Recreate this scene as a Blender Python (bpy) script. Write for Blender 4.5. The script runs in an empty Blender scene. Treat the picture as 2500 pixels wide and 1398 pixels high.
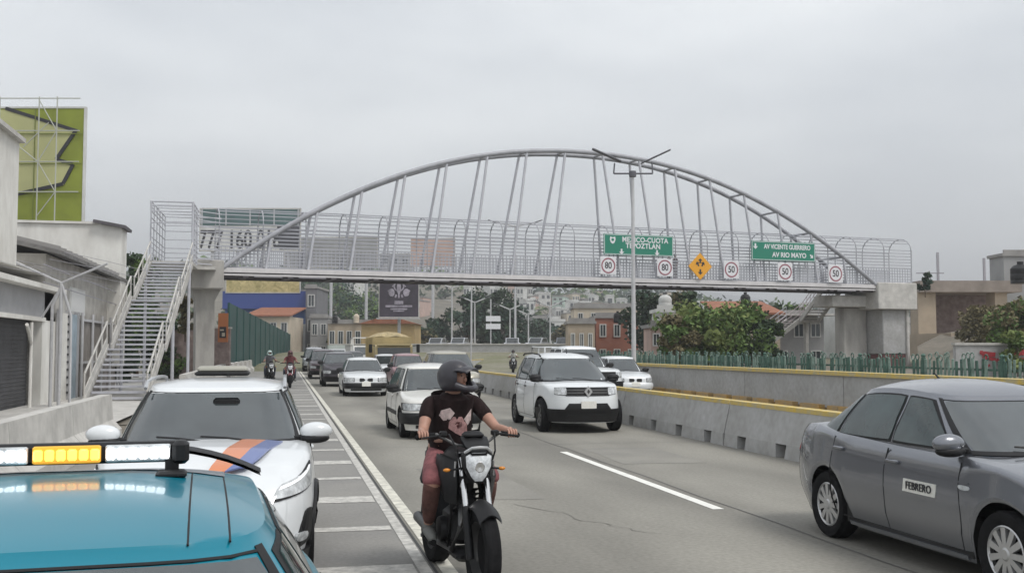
import bpy, math, random
from mathutils import Vector, Matrix
from mathutils.bvhtree import BVHTree
random.seed(7)
R = math.radians
SC = bpy.context.scene
COL = SC.collection

# ------------------------------------------------------------------ camera
F_PX = 2600.0
YAW = math.atan(558/F_PX)
PITCH = math.atan(151/F_PX)
CAMZ = 1.75
cd = bpy.data.cameras.new('camera'); cam = bpy.data.objects.new('camera', cd); COL.objects.link(cam)
cam.location = (0, 0, CAMZ)
cam.rotation_euler = (math.pi/2+PITCH, 0, -YAW)
cd.sensor_width = 36; cd.lens = 36*F_PX/2500; cd.clip_start = .05; cd.clip_end = 9000
SC.camera = cam
FW = Vector((math.sin(YAW)*math.cos(PITCH), math.cos(YAW)*math.cos(PITCH), math.sin(PITCH)))
RT = Vector((math.cos(YAW), -math.sin(YAW), 0))
UP = RT.cross(FW)
def pt(px, py, D):
    "world point seen at photo pixel (px,py) at depth D"
    return Vector((0, 0, CAMZ)) + (FW + RT*((px-1250)/F_PX) + UP*(-(py-699)/F_PX))*D

# ------------------------------------------------------------------ world: overcast sky
w = bpy.data.worlds.new('World'); SC.world = w; w.use_nodes = True
nt = w.node_tree; nt.nodes.clear()
out = nt.nodes.new('ShaderNodeOutputWorld'); bg = nt.nodes.new('ShaderNodeBackground')
sky = nt.nodes.new('ShaderNodeTexSky'); sky.sky_type = 'NISHITA'; sky.sun_disc = False
SUN_EL, SUN_AZ = R(55), R(140)
sky.sun_elevation = SUN_EL; sky.sun_rotation = SUN_AZ; sky.dust_density = 4; sky.air_density = 1.5
tc = nt.nodes.new('ShaderNodeTexCoord'); mp = nt.nodes.new('ShaderNodeMapping')
mp.inputs['Scale'].default_value = (1.0, 1.0, 3.2)
nz = nt.nodes.new('ShaderNodeTexNoise'); nz.inputs['Scale'].default_value = 2.6; nz.inputs['Detail'].default_value = 4; nz.inputs['Roughness'].default_value = .45
cr = nt.nodes.new('ShaderNodeValToRGB')
cr.color_ramp.elements[0].position = .34; cr.color_ramp.elements[0].color = (4.4, 4.65, 4.95, 1)
cr.color_ramp.elements[1].position = .66; cr.color_ramp.elements[1].color = (6.3, 6.5, 6.65, 1)
mx = nt.nodes.new('ShaderNodeMix'); mx.data_type = 'RGBA'; mx.inputs['Factor'].default_value = .93
nt.links.new(tc.outputs['Generated'], mp.inputs['Vector']); nt.links.new(mp.outputs[0], nz.inputs['Vector'])
nt.links.new(nz.outputs['Fac'], cr.inputs[0]); nt.links.new(sky.outputs[0], mx.inputs['A']); nt.links.new(cr.outputs[0], mx.inputs['B'])
nt.links.new(mx.outputs['Result'], bg.inputs[0]); nt.links.new(bg.outputs[0], out.inputs[0])
bg.inputs[1].default_value = .13
sl = bpy.data.lights.new('sun', 'SUN'); sl.energy = 1.5; sl.angle = R(18); sl.color = (1, .97, .93)
so = bpy.data.objects.new('sun', sl); COL.objects.link(so)
so.rotation_euler = (math.pi/2-SUN_EL, 0, math.pi-SUN_AZ)
SC.view_settings.view_transform = 'Standard'; SC.view_settings.look = 'None'
SC.view_settings.exposure = .44; SC.view_settings.gamma = 1
SC.render.engine = 'CYCLES'
SC.cycles.max_bounces = 6; SC.cycles.volume_bounces = 0

# ------------------------------------------------------------------ materials
def mat(name, col, rough=.7, metal=0, coat=0, ns=0, na=.25, emit=None, es=1, bump=0, spec=.5, ior=None, alt=None, stretch=None):
    m = bpy.data.materials.new(name); m.use_nodes = True
    n = m.node_tree; b = n.nodes['Principled BSDF']
    c = (col[0], col[1], col[2], 1)
    b.inputs['Base Color'].default_value = c; b.inputs['Roughness'].default_value = rough
    b.inputs['Metallic'].default_value = metal; b.inputs['Coat Weight'].default_value = coat
    b.inputs['Coat Roughness'].default_value = .06
    b.inputs['Specular IOR Level'].default_value = spec
    if ior: b.inputs['IOR'].default_value = ior
    if emit:
        b.inputs['Emission Color'].default_value = (*emit, 1); b.inputs['Emission Strength'].default_value = es
    if ns:
        t = n.nodes.new('ShaderNodeTexCoord'); x = n.nodes.new('ShaderNodeTexNoise')
        x.inputs['Scale'].default_value = ns; x.inputs['Detail'].default_value = 6; x.inputs['Roughness'].default_value = .62
        if stretch:
            q = n.nodes.new('ShaderNodeMapping'); q.inputs['Scale'].default_value = stretch
            n.links.new(t.outputs['Object'], q.inputs[0]); n.links.new(q.outputs[0], x.inputs['Vector'])
        else: n.links.new(t.outputs['Object'], x.inputs['Vector'])
        r = n.nodes.new('ShaderNodeValToRGB'); e = r.color_ramp.elements
        e[0].position = .32; e[1].position = .68
        lo = alt if alt else tuple(v*(1-na) for v in col)
        hi = col if alt else tuple(min(1, v*(1+na*.6)) for v in col)
        e[0].color = (*lo[:3], 1); e[1].color = (*hi[:3], 1)
        n.links.new(x.outputs['Fac'], r.inputs[0]); n.links.new(r.outputs[0], b.inputs['Base Color'])
        if bump:
            bp = n.nodes.new('ShaderNodeBump'); bp.inputs['Strength'].default_value = bump; bp.inputs['Distance'].default_value = .02
            n.links.new(x.outputs['Fac'], bp.inputs['Height']); n.links.new(bp.outputs[0], b.inputs['Normal'])
    return m
def two_noise(name, c1, c2, c3, s1, s2, rough=.85, bump=.2, tracks=False):
    m = mat(name, c1, rough); n = m.node_tree; b = n.nodes['Principled BSDF']
    t = n.nodes.new('ShaderNodeTexCoord')
    a = n.nodes.new('ShaderNodeTexNoise'); a.inputs['Scale'].default_value = s1; a.inputs['Detail'].default_value = 5
    c = n.nodes.new('ShaderNodeTexNoise'); c.inputs['Scale'].default_value = s2; c.inputs['Detail'].default_value = 3
    q = n.nodes.new('ShaderNodeMapping'); q.inputs['Scale'].default_value = (1, .35 if tracks else 1, 1)
    n.links.new(t.outputs['Object'], q.inputs[0]); n.links.new(q.outputs[0], a.inputs['Vector']); n.links.new(t.outputs['Object'], c.inputs['Vector'])
    r = n.nodes.new('ShaderNodeValToRGB'); r.color_ramp.elements[0].position = .35; r.color_ramp.elements[1].position = .65
    r.color_ramp.elements[0].color = (*c2, 1); r.color_ramp.elements[1].color = (*c1, 1)
    r2 = n.nodes.new('ShaderNodeValToRGB'); r2.color_ramp.elements[0].position = .3; r2.color_ramp.elements[1].position = .7
    r2.color_ramp.elements[0].color = (*c3, 1); r2.color_ramp.elements[1].color = (1, 1, 1, 1)
    mm = n.nodes.new('ShaderNodeMix'); mm.data_type = 'RGBA'; mm.blend_type = 'MULTIPLY'; mm.inputs['Factor'].default_value = 1
    n.links.new(a.outputs['Fac'], r.inputs[0]); n.links.new(c.outputs['Fac'], r2.inputs[0])
    n.links.new(r.outputs[0], mm.inputs['A']); n.links.new(r2.outputs[0], mm.inputs['B'])
    last = mm.outputs['Result']
    if tracks:   # rubber wear along the wheel paths of each lane
        sx = n.nodes.new('ShaderNodeSeparateXYZ'); n.links.new(t.outputs['Object'], sx.inputs[0])
        mu = n.nodes.new('ShaderNodeMath'); mu.operation = 'MULTIPLY'; mu.inputs[1].default_value = 2*math.pi/1.68
        sn = n.nodes.new('ShaderNodeMath'); sn.operation = 'SINE'
        mr = n.nodes.new('ShaderNodeMapRange'); mr.inputs[1].default_value = -1; mr.inputs[2].default_value = 1; mr.inputs[3].default_value = .86; mr.inputs[4].default_value = 1.04
        n.links.new(sx.outputs[0], mu.inputs[0]); n.links.new(mu.outputs[0], sn.inputs[0]); n.links.new(sn.outputs[0], mr.inputs[0])
        m2 = n.nodes.new('ShaderNodeMix'); m2.data_type = 'RGBA'; m2.blend_type = 'MULTIPLY'; m2.inputs['Factor'].default_value = 1
        n.links.new(last, m2.inputs['A']); n.links.new(mr.outputs[0], m2.inputs['B']); last = m2.outputs['Result']
    n.links.new(last, b.inputs['Base Color'])
    bp = n.nodes.new('ShaderNodeBump'); bp.inputs['Strength'].default_value = bump; bp.inputs['Distance'].default_value = .01
    n.links.new(c.outputs['Fac'], bp.inputs['Height']); n.links.new(bp.outputs[0], b.inputs['Normal'])
    return m
M = {}
M['road'] = two_noise('road_concrete', (.315, .30, .262), (.215, .205, .18), (.78, .78, .77), .55, 22, tracks=True)
M['shoulder'] = two_noise('shoulder_asphalt', (.275, .265, .245), (.22, .215, .205), (.8, .8, .8), .6, 25)
M['dirt'] = two_noise('dirt', (.22, .19, .15), (.13, .12, .09), (.7, .7, .7), .2, 3)
M['grass'] = two_noise('grass', (.15, .16, .07), (.2, .18, .11), (.6, .65, .55), .4, 6)
M['concrete'] = mat('concrete', (.50, .485, .455), .85, ns=2.2, na=.22, bump=.15)
M['concrete_cool'] = two_noise('concrete_cool', (.42, .42, .42), (.36, .358, .35), (.82, .81, .79), 1.3, 7, bump=.15)
M['roof_dark'] = mat('roof_dark', (.17, .165, .16), .85, ns=2, na=.4)
M['slot_shade'] = mat('painted_slot_shade', (.022, .018, .014), .95, spec=.1)  # near-black colour stands in for the shade deep inside the slots
M['pier'] = mat('pier_concrete', (.38, .365, .34), .85, ns=1.1, na=.35, bump=.2, stretch=(1, 1, .35))
M['line'] = mat('line_paint', (.62, .6, .52), .7, ns=7, na=.35)
M['line_old'] = mat('line_paint_worn', (.50, .485, .45), .75, ns=9, na=.4)
M['line_white'] = mat('line_paint_white', (.78, .77, .72), .65, ns=6, na=.12)
M['yellow_paint'] = mat('yellow_paint', (.62, .43, .06), .75, ns=6, alt=(.40, .36, .24), bump=.2)
M['orange_paint'] = mat('orange_paint', (.5, .28, .06), .75, ns=3, alt=(.33, .26, .16))
M['steel'] = mat('bridge_steel_paint', (.47, .475, .51), .45, ns=3, na=.12)
M['steel_d'] = mat('arch_steel_paint', (.34, .345, .37), .45, ns=2, na=.2)
M['deck'] = mat('deck_steel', (.62, .60, .60), .5, ns=2, na=.12)
M['girder'] = mat('girder_dark', (.10, .09, .10), .6, ns=2, na=.3)
M['girder_mid'] = mat('girder_grey', (.33, .32, .35), .5)
M['mesh'] = mat('balustrade_mesh', (.38, .385, .42), .5)
M['black'] = mat('black_plastic', (.012, .012, .013), .5, spec=.3)
M['rubber'] = mat('rubber', (.014, .014, .015), .9, ns=20, na=.3, spec=.15)
M['rimm'] = mat('rim_silver', (.5, .5, .5), .35, metal=.6)
M['rimd'] = mat('rim_dark', (.12, .12, .12), .45, metal=.5)
M['glass'] = mat('car_glass', (.045, .055, .058), .05, ior=2.0, ns=1.6, na=.45)
M['glass_s'] = mat('side_glass', (.035, .055, .055), .05, ior=1.65, ns=1.5, na=.5)
M['glass_d'] = mat('dark_glass', (.02, .024, .026), .08, ior=1.7)
M['seal'] = mat('window_seal', (.012, .012, .013), .6, spec=.3)
M['lens'] = mat('lamp_lens', (.55, .57, .58), .12, ior=1.8, ns=14, na=.5)
M['amber'] = mat('amber_lens', (.6, .22, .02), .2)
M['redlens'] = mat('red_lens', (.35, .02, .02), .2)
M['chrome'] = mat('chrome', (.62, .62, .62), .18, metal=1)
M['plate'] = mat('number_plate', (.68, .67, .62), .5, ns=30, na=.12)
M['ink'] = mat('ink', (.03, .03, .035), .6)
M['under'] = mat('underbody', (.012, .012, .012), .9)
def paint(name, c, rough=.32, coat=.7, na=.06, ns=1.6): return mat(name, c, rough, coat=coat, ns=ns, na=na)
M['white'] = paint('white_paint', (.70, .72, .73))
M['white_w'] = paint('white_paint_warm', (.70, .69, .65), na=.12)
M['grey_car'] = mat('grey_metallic', (.19, .198, .22), .27, metal=.65, coat=.8, ns=1.2, na=.06)
M['blue_car'] = mat('blue_car_paint', (.0, .175, .25), .3, coat=.45, spec=.3, ns=1, na=.05)
M['silver'] = mat('silver_paint', (.42, .43, .45), .35, metal=.3, coat=.5)
M['beige_car'] = mat('champagne_paint', (.42, .40, .33), .35, metal=.2, coat=.5)
M['pink_car'] = mat('faded_maroon_paint', (.36, .22, .24), .4, coat=.4, ns=2)
M['dark_car'] = mat('dark_grey_paint', (.05, .045, .055), .35, coat=.6)
M['plum_car'] = mat('plum_paint', (.085, .055, .065), .35, coat=.6)
M['graffiti'] = mat('graffiti_wall', (.34, .27, .24), .85, ns=2.4, alt=(.17, .12, .12))

# ------------------------------------------------------------------ mesh helpers
class MB:
    def __init__(s): s.v = []; s.f = []; s.mi = []
    def add(s, vs, fs, mi=0):
        o = len(s.v); s.v += [tuple(p) for p in vs]
        s.f += [tuple(i+o for i in f) for f in fs]; s.mi += [mi]*len(fs); return s
    def box(s, c, d, rz=0, mi=0, rx=0, ry=0, taper=1.0):
        m = Matrix.Rotation(rz, 3, 'Z') @ Matrix.Rotation(ry, 3, 'Y') @ Matrix.Rotation(rx, 3, 'X'); vs = []
        for k in (-1, 1):
            t = taper if k > 0 else 1
            for i, j in ((-1, -1), (1, -1), (1, 1), (-1, 1)):
                vs.append(m @ Vector((i*d[0]/2*t, j*d[1]/2*t, k*d[2]/2)) + Vector(c))
        return s.add(vs, [(3, 2, 1, 0), (4, 5, 6, 7), (0, 1, 5, 4), (1, 2, 6, 5), (2, 3, 7, 6), (3, 0, 4, 7)], mi)
    def rbox(s, c, d, b=.02, rz=0, mi=0, ry=0, rx=0):
        "box with chamfered edges"
        m = Matrix.Rotation(rz, 3, 'Z') @ Matrix.Rotation(ry, 3, 'Y') @ Matrix.Rotation(rx, 3, 'X')
        rings = []
        for z, q in ((-d[2]/2, b), (-d[2]/2+b, 0), (d[2]/2-b, 0), (d[2]/2, b)):
            hx, hy = d[0]/2-q, d[1]/2-q
            rings.append([(hx-b, -hy, z), (hx, -hy+b, z), (hx, hy-b, z), (hx-b, hy, z), (-hx+b, hy, z), (-hx, hy-b, z), (-hx, -hy+b, z), (-hx+b, -hy, z)])
        vs = [m @ Vector(p)+Vector(c) for r in rings for p in r]; fs = []
        for k in range(3):
            for i in range(8): fs.append((k*8+i, k*8+(i+1) % 8, k*8+8+(i+1) % 8, k*8+8+i))
        fs.append(tuple(range(7, -1, -1))); fs.append(tuple(range(24, 32)))
        return s.add(vs, fs, mi)
    def tube(s, pts, r, n=8, mi=0, cap=True, r1=None):
        pts = [Vector(p) for p in pts]; vs = []; fs = []; L = len(pts)
        for i, p in enumerate(pts):
            d = (pts[min(i+1, L-1)]-pts[max(i-1, 0)]); d = d.normalized() if d.length > 1e-9 else Vector((0, 0, 1))
            a = Vector((0, 0, 1)) if abs(d.z) < .9 else Vector((1, 0, 0))
            u = d.cross(a).normalized(); v = d.cross(u)
            rr = (r[i] if isinstance(r, (list, tuple)) else (r if r1 is None else r+(r1-r)*i/(L-1)))
            for k in range(n):
                t = 2*math.pi*(k+.5)/n; vs.append(p+(u*math.cos(t)+v*math.sin(t))*rr)
        for i in range(L-1):
            for k in range(n): fs.append((i*n+k, i*n+(k+1) % n, (i+1)*n+(k+1) % n, (i+1)*n+k))
        if cap: fs.append(tuple(range(n-1, -1, -1))); fs.append(tuple(range((L-1)*n, L*n)))
        return s.add(vs, fs, mi)
    def lathe(s, prof, axis='Z', c=(0, 0, 0), n=24, mi=0, sy=1, closed=False):
        vs = []; fs = []; c = Vector(c)
        for r, h in prof:
            for k in range(n):
                t = 2*math.pi*k/n; a, b = r*math.cos(t), r*math.sin(t)*sy
                vs.append(c+(Vector((a, b, h)) if axis == 'Z' else Vector((a, h, b)) if axis == 'Y' else Vector((h, a, b))))
        P = len(prof)
        for i in range(P-1 if not closed else P):
            j = (i+1) % P
            for k in range(n): fs.append((i*n+k, i*n+(k+1) % n, j*n+(k+1) % n, j*n+k))
        return s.add(vs, fs, mi)
    def ell(s, c, r, n=12, m=8, mi=0, rot=None):
        vs = []; fs = []; c = Vector(c)
        for i in range(m+1):
            ph = math.pi*i/m
            for k in range(n):
                t = 2*math.pi*k/n; p = Vector((r[0]*math.sin(ph)*math.cos(t), r[1]*math.sin(ph)*math.sin(t), r[2]*math.cos(ph)))
                vs.append(c+(rot @ p if rot else p))
        for i in range(m):
            for k in range(n): fs.append((i*n+k, (i+1)*n+k, (i+1)*n+(k+1) % n, i*n+(k+1) % n))
        return s.add(vs, fs, mi)
    def quad(s, a, b, c, d, mi=0): return s.add([a, b, c, d], [(0, 1, 2, 3)], mi)
    def prism(s, poly, y0, y1, axis='Y', mi=0):
        "polygon (a,b) extruded: axis Y -> points (a, y, b); axis X -> (y, a, b); axis Z -> (a, b, y)"
        f = {'Y': lambda a, b, t: (a, t, b), 'X': lambda a, b, t: (t, a, b), 'Z': lambda a, b, t: (a, b, t)}[axis]
        n = len(poly); vs = [f(a, b, y0) for a, b in poly]+[f(a, b, y1) for a, b in poly]
        fs = [(i, (i+1) % n, n+(i+1) % n, n+i) for i in range(n)]+[tuple(range(n-1, -1, -1)), tuple(range(n, 2*n))]
        return s.add(vs, fs, mi)
    def grid(s, rows, mi=0, closed=False):
        n = len(rows[0]); vs = [p for r in rows for p in r]; fs = []
        for i in range(len(rows)-1):
            for k in range(n if closed else n-1): fs.append((i*n+k, i*n+(k+1) % n, (i+1)*n+(k+1) % n, (i+1)*n+k))
        return s.add(vs, fs, mi)
    def data(s, name, mats, smooth=False, fix=True):
        me = bpy.data.meshes.new(name); me.from_pydata(s.v, [], s.f); me.update()
        for m in (mats if isinstance(mats, (list, tuple)) else [mats]): me.materials.append(M[m] if isinstance(m, str) else m)
        me.polygons.foreach_set('material_index', s.mi)
        if fix:
            import bmesh
            bm = bmesh.new(); bm.from_mesh(me)
            bmesh.ops.remove_doubles(bm, verts=bm.verts, dist=1e-5)
            bmesh.ops.recalc_face_normals(bm, faces=bm.faces); bm.to_mesh(me); bm.free()
        if smooth:
            me.polygons.foreach_set('use_smooth', [True]*len(me.polygons))
            try: me.set_sharp_from_angle(angle=R(smooth if smooth is not True else 35))
            except Exception: pass
        return me
    def build(s, name, mats, parent=None, smooth=False, fix=True, **tags):
        o = bpy.data.objects.new(name, s.data(name, mats, smooth, fix)); COL.objects.link(o)
        if parent: o.parent = parent
        for k, v in tags.items(): o[k] = v
        return o
def thing(name, label, cat, loc=(0, 0, 0), rz=0, group=None, scale=None):
    o = bpy.data.objects.new(name, None); COL.objects.link(o); o.location = loc; o.rotation_euler = (0, 0, rz)
    o.empty_display_size = .2
    if scale: o.scale = scale
    o['label'] = label; o['category'] = cat
    if group: o['group'] = group
    return o
def tag(o, label, cat, group=None):
    o['label'] = label; o['category'] = cat
    if group: o['group'] = group
    return o
def empty(name, parent, loc=(0, 0, 0)):
    o = bpy.data.objects.new(name, None); COL.objects.link(o); o.parent = parent; o.location = loc; o.empty_display_size = .1; return o
def struct(o, kind='structure'): o['kind'] = kind; return o
def dup(root, loc, rz=None, label=None, group=None, parent=None):
    r = root.copy(); COL.objects.link(r); r.location = loc
    if rz is not None: r.rotation_euler = (0, 0, rz)
    if label: r['label'] = label
    if group: r['group'] = group
    if parent: r.parent = parent
    for ch in list(root.children):
        c = ch.copy(); COL.objects.link(c); c.parent = r
        for g in list(ch.children):
            d = g.copy(); COL.objects.link(d); d.parent = c
    return r
def text_part(txt, size, mat_, parent, loc, rot=(math.pi/2, 0, 0), name='lettering', ext=.004, bold=0, align='CENTER', sx=1, spacing=1):
    cu = bpy.data.curves.new('t', 'FONT'); cu.body = txt; cu.size = size; cu.extrude = ext; cu.offset = bold
    cu.align_x = align; cu.align_y = 'CENTER'; cu.space_character = spacing; cu.space_line = .95
    o = bpy.data.objects.new('t', cu); COL.objects.link(o)
    dg = bpy.context.evaluated_depsgraph_get(); me = bpy.data.meshes.new_from_object(o.evaluated_get(dg))
    bpy.data.objects.remove(o); me.name = name; me.materials.clear(); me.materials.append(M[mat_] if isinstance(mat_, str) else mat_)
    n = bpy.data.objects.new(name, me); COL.objects.link(n); n.parent = parent; n.location = loc; n.rotation_euler = rot; n.scale = (sx, 1, 1)
    return n
def lerp(a, b, t): return a+(b-a)*t
def interp(x, tab):
    if x <= tab[0][0]: return tab[0][1]
    for (a, b), (c, d) in zip(tab, tab[1:]):
        if x <= c: return b+(d-b)*(x-a)/(c-a)
    return tab[-1][1]
def sp(v, e): return math.copysign(abs(v)**e, v)
# ------------------------------------------------------------------ motorcycles and riders
def skin(nodes, edges, sub=2, mi=0):
    "nodes: {key: (pos, radius)}; returns (verts, faces) of a smooth skinned surface"
    ks = list(nodes); ix = {k: i for i, k in enumerate(ks)}
    me = bpy.data.meshes.new('s'); me.from_pydata([nodes[k][0] for k in ks], [(ix[a], ix[b]) for a, b in edges], []); me.update()
    o = bpy.data.objects.new('s', me); COL.objects.link(o)
    sm = o.modifiers.new('s', 'SKIN'); sm.use_smooth_shade = True
    sv = me.skin_vertices[0].data if me.skin_vertices else None
    if sv is None:
        o.modifiers.remove(sm); sm = o.modifiers.new('s', 'SKIN'); sv = me.skin_vertices[0].data
    for i, k in enumerate(ks):
        r = nodes[k][1]; sv[i].radius = (r if isinstance(r, tuple) else (r, r)); sv[i].use_root = (i == 0)
    ss = o.modifiers.new('d', 'SUBSURF'); ss.levels = sub; ss.render_levels = sub
    dg = bpy.context.evaluated_depsgraph_get(); e = o.evaluated_get(dg); m2 = bpy.data.meshes.new_from_object(e)
    vs = [v.co.copy() for v in m2.vertices]; fs = [tuple(p.vertices) for p in m2.polygons]
    bpy.data.objects.remove(o); bpy.data.meshes.remove(m2); bpy.data.meshes.remove(me)
    return vs, fs
M['skin'] = mat('skin_tan', (.40, .22, .16), .55, ns=12, na=.12)
M['skin_d'] = mat('skin_brown', (.26, .14, .10), .55, ns=12, na=.12)
M['brown_cloth'] = mat('brown_cloth', (.12, .055, .045), .9, ns=9, na=.4, bump=1.0)
M['tee'] = mat('dark_tee', (.022, .013, .013), .92, ns=9, na=.5, bump=1.0, spec=.2, stretch=(1, 1, .45))
M['shorts'] = mat('faded_red_shorts', (.26, .095, .10), .9, ns=9, na=.4, bump=1.0)
M['helmet'] = mat('matte_helmet', (.035, .033, .04), .38)
M['shoe'] = mat('grey_shoe', (.16, .16, .15), .8, ns=10)
M['white_cloth'] = mat('white_cloth', (.6, .6, .55), .9, ns=6, na=.15)
M['maroon'] = mat('maroon_plastic', (.17, .05, .06), .45)
M['jean'] = mat('jean', (.05, .06, .09), .9)
# ------------------------------------------------------------------ ground, roads, barriers
def cv(y): return .004*max(0, min(y, 118)-45)**2+max(0, y-118)*.58
def sheet(name, pts_fn, ys, z, m, smooth=False):
    mb = MB(); mb.grid([[Vector((x, y, z)) for x in pts_fn(y)] for y in ys]); return struct(mb.build(name, m, fix=True))
RIDGE = [(-900, 8), (-200, 22), (500, 33), (850, 32), (1000, 30), (1280, 27), (1330, 21.5), (1500, 20.5), (1560, 22), (1750, 17), (2000, 14), (2600, 18), (3400, 18)]
def hillz(px, D):
    t = max(0, min(1, (D-165)/330)); t = t*t*(3-2*t)
    zz = interp(px, RIDGE)*t+1.6*math.sin(px*.011+D*.02)*t+1.2*math.sin(px*.031-D*.013)*t
    if D > 620: zz *= max(.3, 1-(D-620)/900)
    return zz-.03
mb = MB(); rows = []
for D in [25, 60, 100, 140, 165]+[165+22*k for k in range(1, 24)]+[760, 900, 1300, 2200, 4200]:
    row = []
    for i in range(70):
        px = lerp(-2200, 4700, i/69); p = pt(px, 850, D); row.append(Vector((p.x, p.y, hillz(px, D))))
    rows.append(row)
mb.grid(rows); struct(mb.build('terrain', 'dirt', smooth=True))
mb = MB(); mb.quad((-300, -60, -.05), (300, -60, -.05), (300, 170, -.05), (-300, 170, -.05)); struct(mb.build('ground', 'dirt'))
ys = [-15, 0, 10, 20, 30, 45]+[45+3*k for k in range(1, 36)]
sheet('road', lambda y: (1.2, 3, 5, 8.3 if y < 60 else 8.3-.012*(y-60)), ys, 0, 'road')
sheet('road_shoulder', lambda y: (-3.2+max(0, y-70)*.045, 1.2), ys, 0, 'shoulder')
sheet('median_grass', lambda y: (8.28, 8.3+cv(y)*.5, 8.3+cv(y)+.05), [y for y in ys if 48 <= y <= 112], .02, 'grass')
sheet('far_carriageway', lambda y: (8.3+cv(y), 11+cv(y), 14.2+cv(y)), [y for y in ys if y <= 112], .001, 'road')
sheet('pavement', lambda y: (14.35+cv(y), 18+cv(y), 70+cv(y)), [y for y in ys if y <= 130], .6, 'dirt')
sheet('footpath', lambda y: (-11, -3.75), [y for y in ys if y <= 75], .06, M['concrete'])
# markings
def strip(name, x0, x1, y0, y1, m, n=1):
    mb = MB(); mb.grid([[Vector((x, lerp(y0, y1, k/n), .004)) for x in (x0, x1)] for k in range(n+1)]); return struct(mb.build(name, m))
strip('edge_line', 1.24, 1.36, 1, 110, 'line'); strip('edge_line_worn', 1.07, 1.17, 1, 110, 'line_old')
strip('road_joint', 1.185, 1.21, 1, 80, mat('joint_tar', (.05, .05, .05), .9))
mb = MB()
for k in range(28):
    y = 4.4+2.05*k; w_ = .24 if k % 2 else .50
    mb.grid([[Vector((x, yy, .004)) for x in (-1.9, -.5, 1.05)] for yy in (y-w_/2, y+w_/2)])
struct(mb.build('shoulder_hatching', 'line_old'))
mb = MB()
for y0 in (11.0, 29.5, 48, 66.5, 85): mb.grid([[Vector((x, yy, .004)) for x in (4.60, 4.73)] for yy in (y0, y0+6.6)])
struct(mb.build('lane_dashes', 'line_white'))
mb = MB()   # faint pavement slab joints across the lanes
for k in range(8):
    y = 6+13*k; mb.grid([[Vector((x, y+.01*math.sin(x*7+k), .003)), Vector((x, y+.022+.01*math.sin(x*7+k), .003))] for x in [1.38+.45*i for i in range(15)]])
struct(mb.build('slab_joints', mat('joint_dark', (.215, .205, .19), .9)))
rc = random.Random(9)
mb = MB()
for x0, y0, n_, dx in ((2.0, 15, 26, .05), (3.6, 9.5, 18, -.05), (2.9, 30, 26, .02)):
    row = []; x, y = x0, y0
    for k in range(n_): x += rc.gauss(dx, .05); y += rc.uniform(.06, .22); row.append((x, y))
    mb.grid([[Vector((x, y, .0045)), Vector((x+rc.uniform(.008, .02), y, .0045))] for x, y in row])
struct(mb.build('road_cracks', mat('crack_dark', (.19, .18, .16), .95)))
mb = MB()
for x0, y0, w_, l_ in ((5.1, 15.5, 1.3, 2.6), (1.9, 12.2, 1.1, 3.4), (6.2, 9.6, 1.0, 1.8), (2.6, 27, 1.6, 4), (5.4, 31, 1.4, 5)):
    mb.grid([[Vector((x0+w_*i/4+rc.uniform(-.03, .03)*(i in (0, 4)), y0+l_*j/6+rc.uniform(-.05, .05)*(j in (0, 6)), .003)) for i in range(5)] for j in range(7)])
struct(mb.build('road_patches', two_noise('patch_concrete', (.27, .258, .228), (.215, .205, .185), (.84, .84, .83), .9, 30)))
mb = MB(); xs = [4.85+.02*math.sin(k*1.7) for k in range(60)]
mb.grid([[Vector((xs[k]+.0, 2+k*1.0, .005)), Vector((xs[k]+.018, 2+k*1.0, .005))] for k in range(60)]); struct(mb.build('long_crack', mat('crack_tar', (.12, .115, .11), .9)))

# median barrier: precast blocks with lifting slots at the foot
def barrier_mesh(L=6.0, H=.78, slots=4, toph=.05, base=.50):
    mb = MB(); g = .02; hb = base/2
    def prof(z0): return None
    body = [(-hb*.93, .22), (-.10, H), (.10, H), (hb*.93, .22)]
    mb.prism(body, g, L-g, 'Y', 0)
    # feet between slots
    xs = [0]; sp_ = L/slots
    cuts = [(sp_*(k+.5)-.15, sp_*(k+.5)+.15) for k in range(slots)]
    a = g
    for c0, c1 in cuts+[(L-g, L-g)]:
        mb.box((0, (a+c0)/2, .11), (base, c0-a, .22), taper=.93); a = c1
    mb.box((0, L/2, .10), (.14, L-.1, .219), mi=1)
    mb.box((0, L/2, H-.005), (.232, L-.05, .07), mi=2)
    return mb
# prism('Y') extrudes along y with (a,b)->(x,z)
nb = barrier_mesh(); me_b = nb.data('concrete_barrier', ['concrete_cool', 'slot_shade', 'yellow_paint'])
y = -1.9+.0; k = 0
ORD = ['first', 'second', 'third', 'fourth', 'fifth', 'sixth', 'seventh', 'eighth', 'ninth', 'tenth', 'eleventh', 'twelfth', 'thirteenth', 'fourteenth', 'fifteenth', 'sixteenth', 'seventeenth', 'eighteenth', 'nineteenth', 'twentieth', 'twenty-first', 'twenty-second', 'twenty-third', 'twenty-fourth', 'twenty-fifth', 'twenty-sixth', 'twenty-seventh', 'twenty-eighth', 'twenty-ninth', 'thirtieth']
ORD += ['%d%s' % (n, {1: 'st', 2: 'nd', 3: 'rd'}.get(n % 10, 'th') if n % 100 not in (11, 12, 13) else 'th') for n in range(31, 200)]
yy = 0.15; n = 0
while yy < 92:
    x = 8.05+cv(yy); x2 = 8.05+cv(yy+6); an = -math.atan2(x2-x, 6)
    o = bpy.data.objects.new('concrete_barrier', me_b); COL.objects.link(o); o.location = (x, yy, 0); o.rotation_euler = (0, 0, an)
    tag(o, 'grey concrete road barrier block with yellow top, %s from the camera in the median row' % ORD[n], 'road barrier', 'median barrier blocks in a row')
    yy += 6/ math.sqrt(1+((x2-x)/6)**2); n += 1
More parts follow.
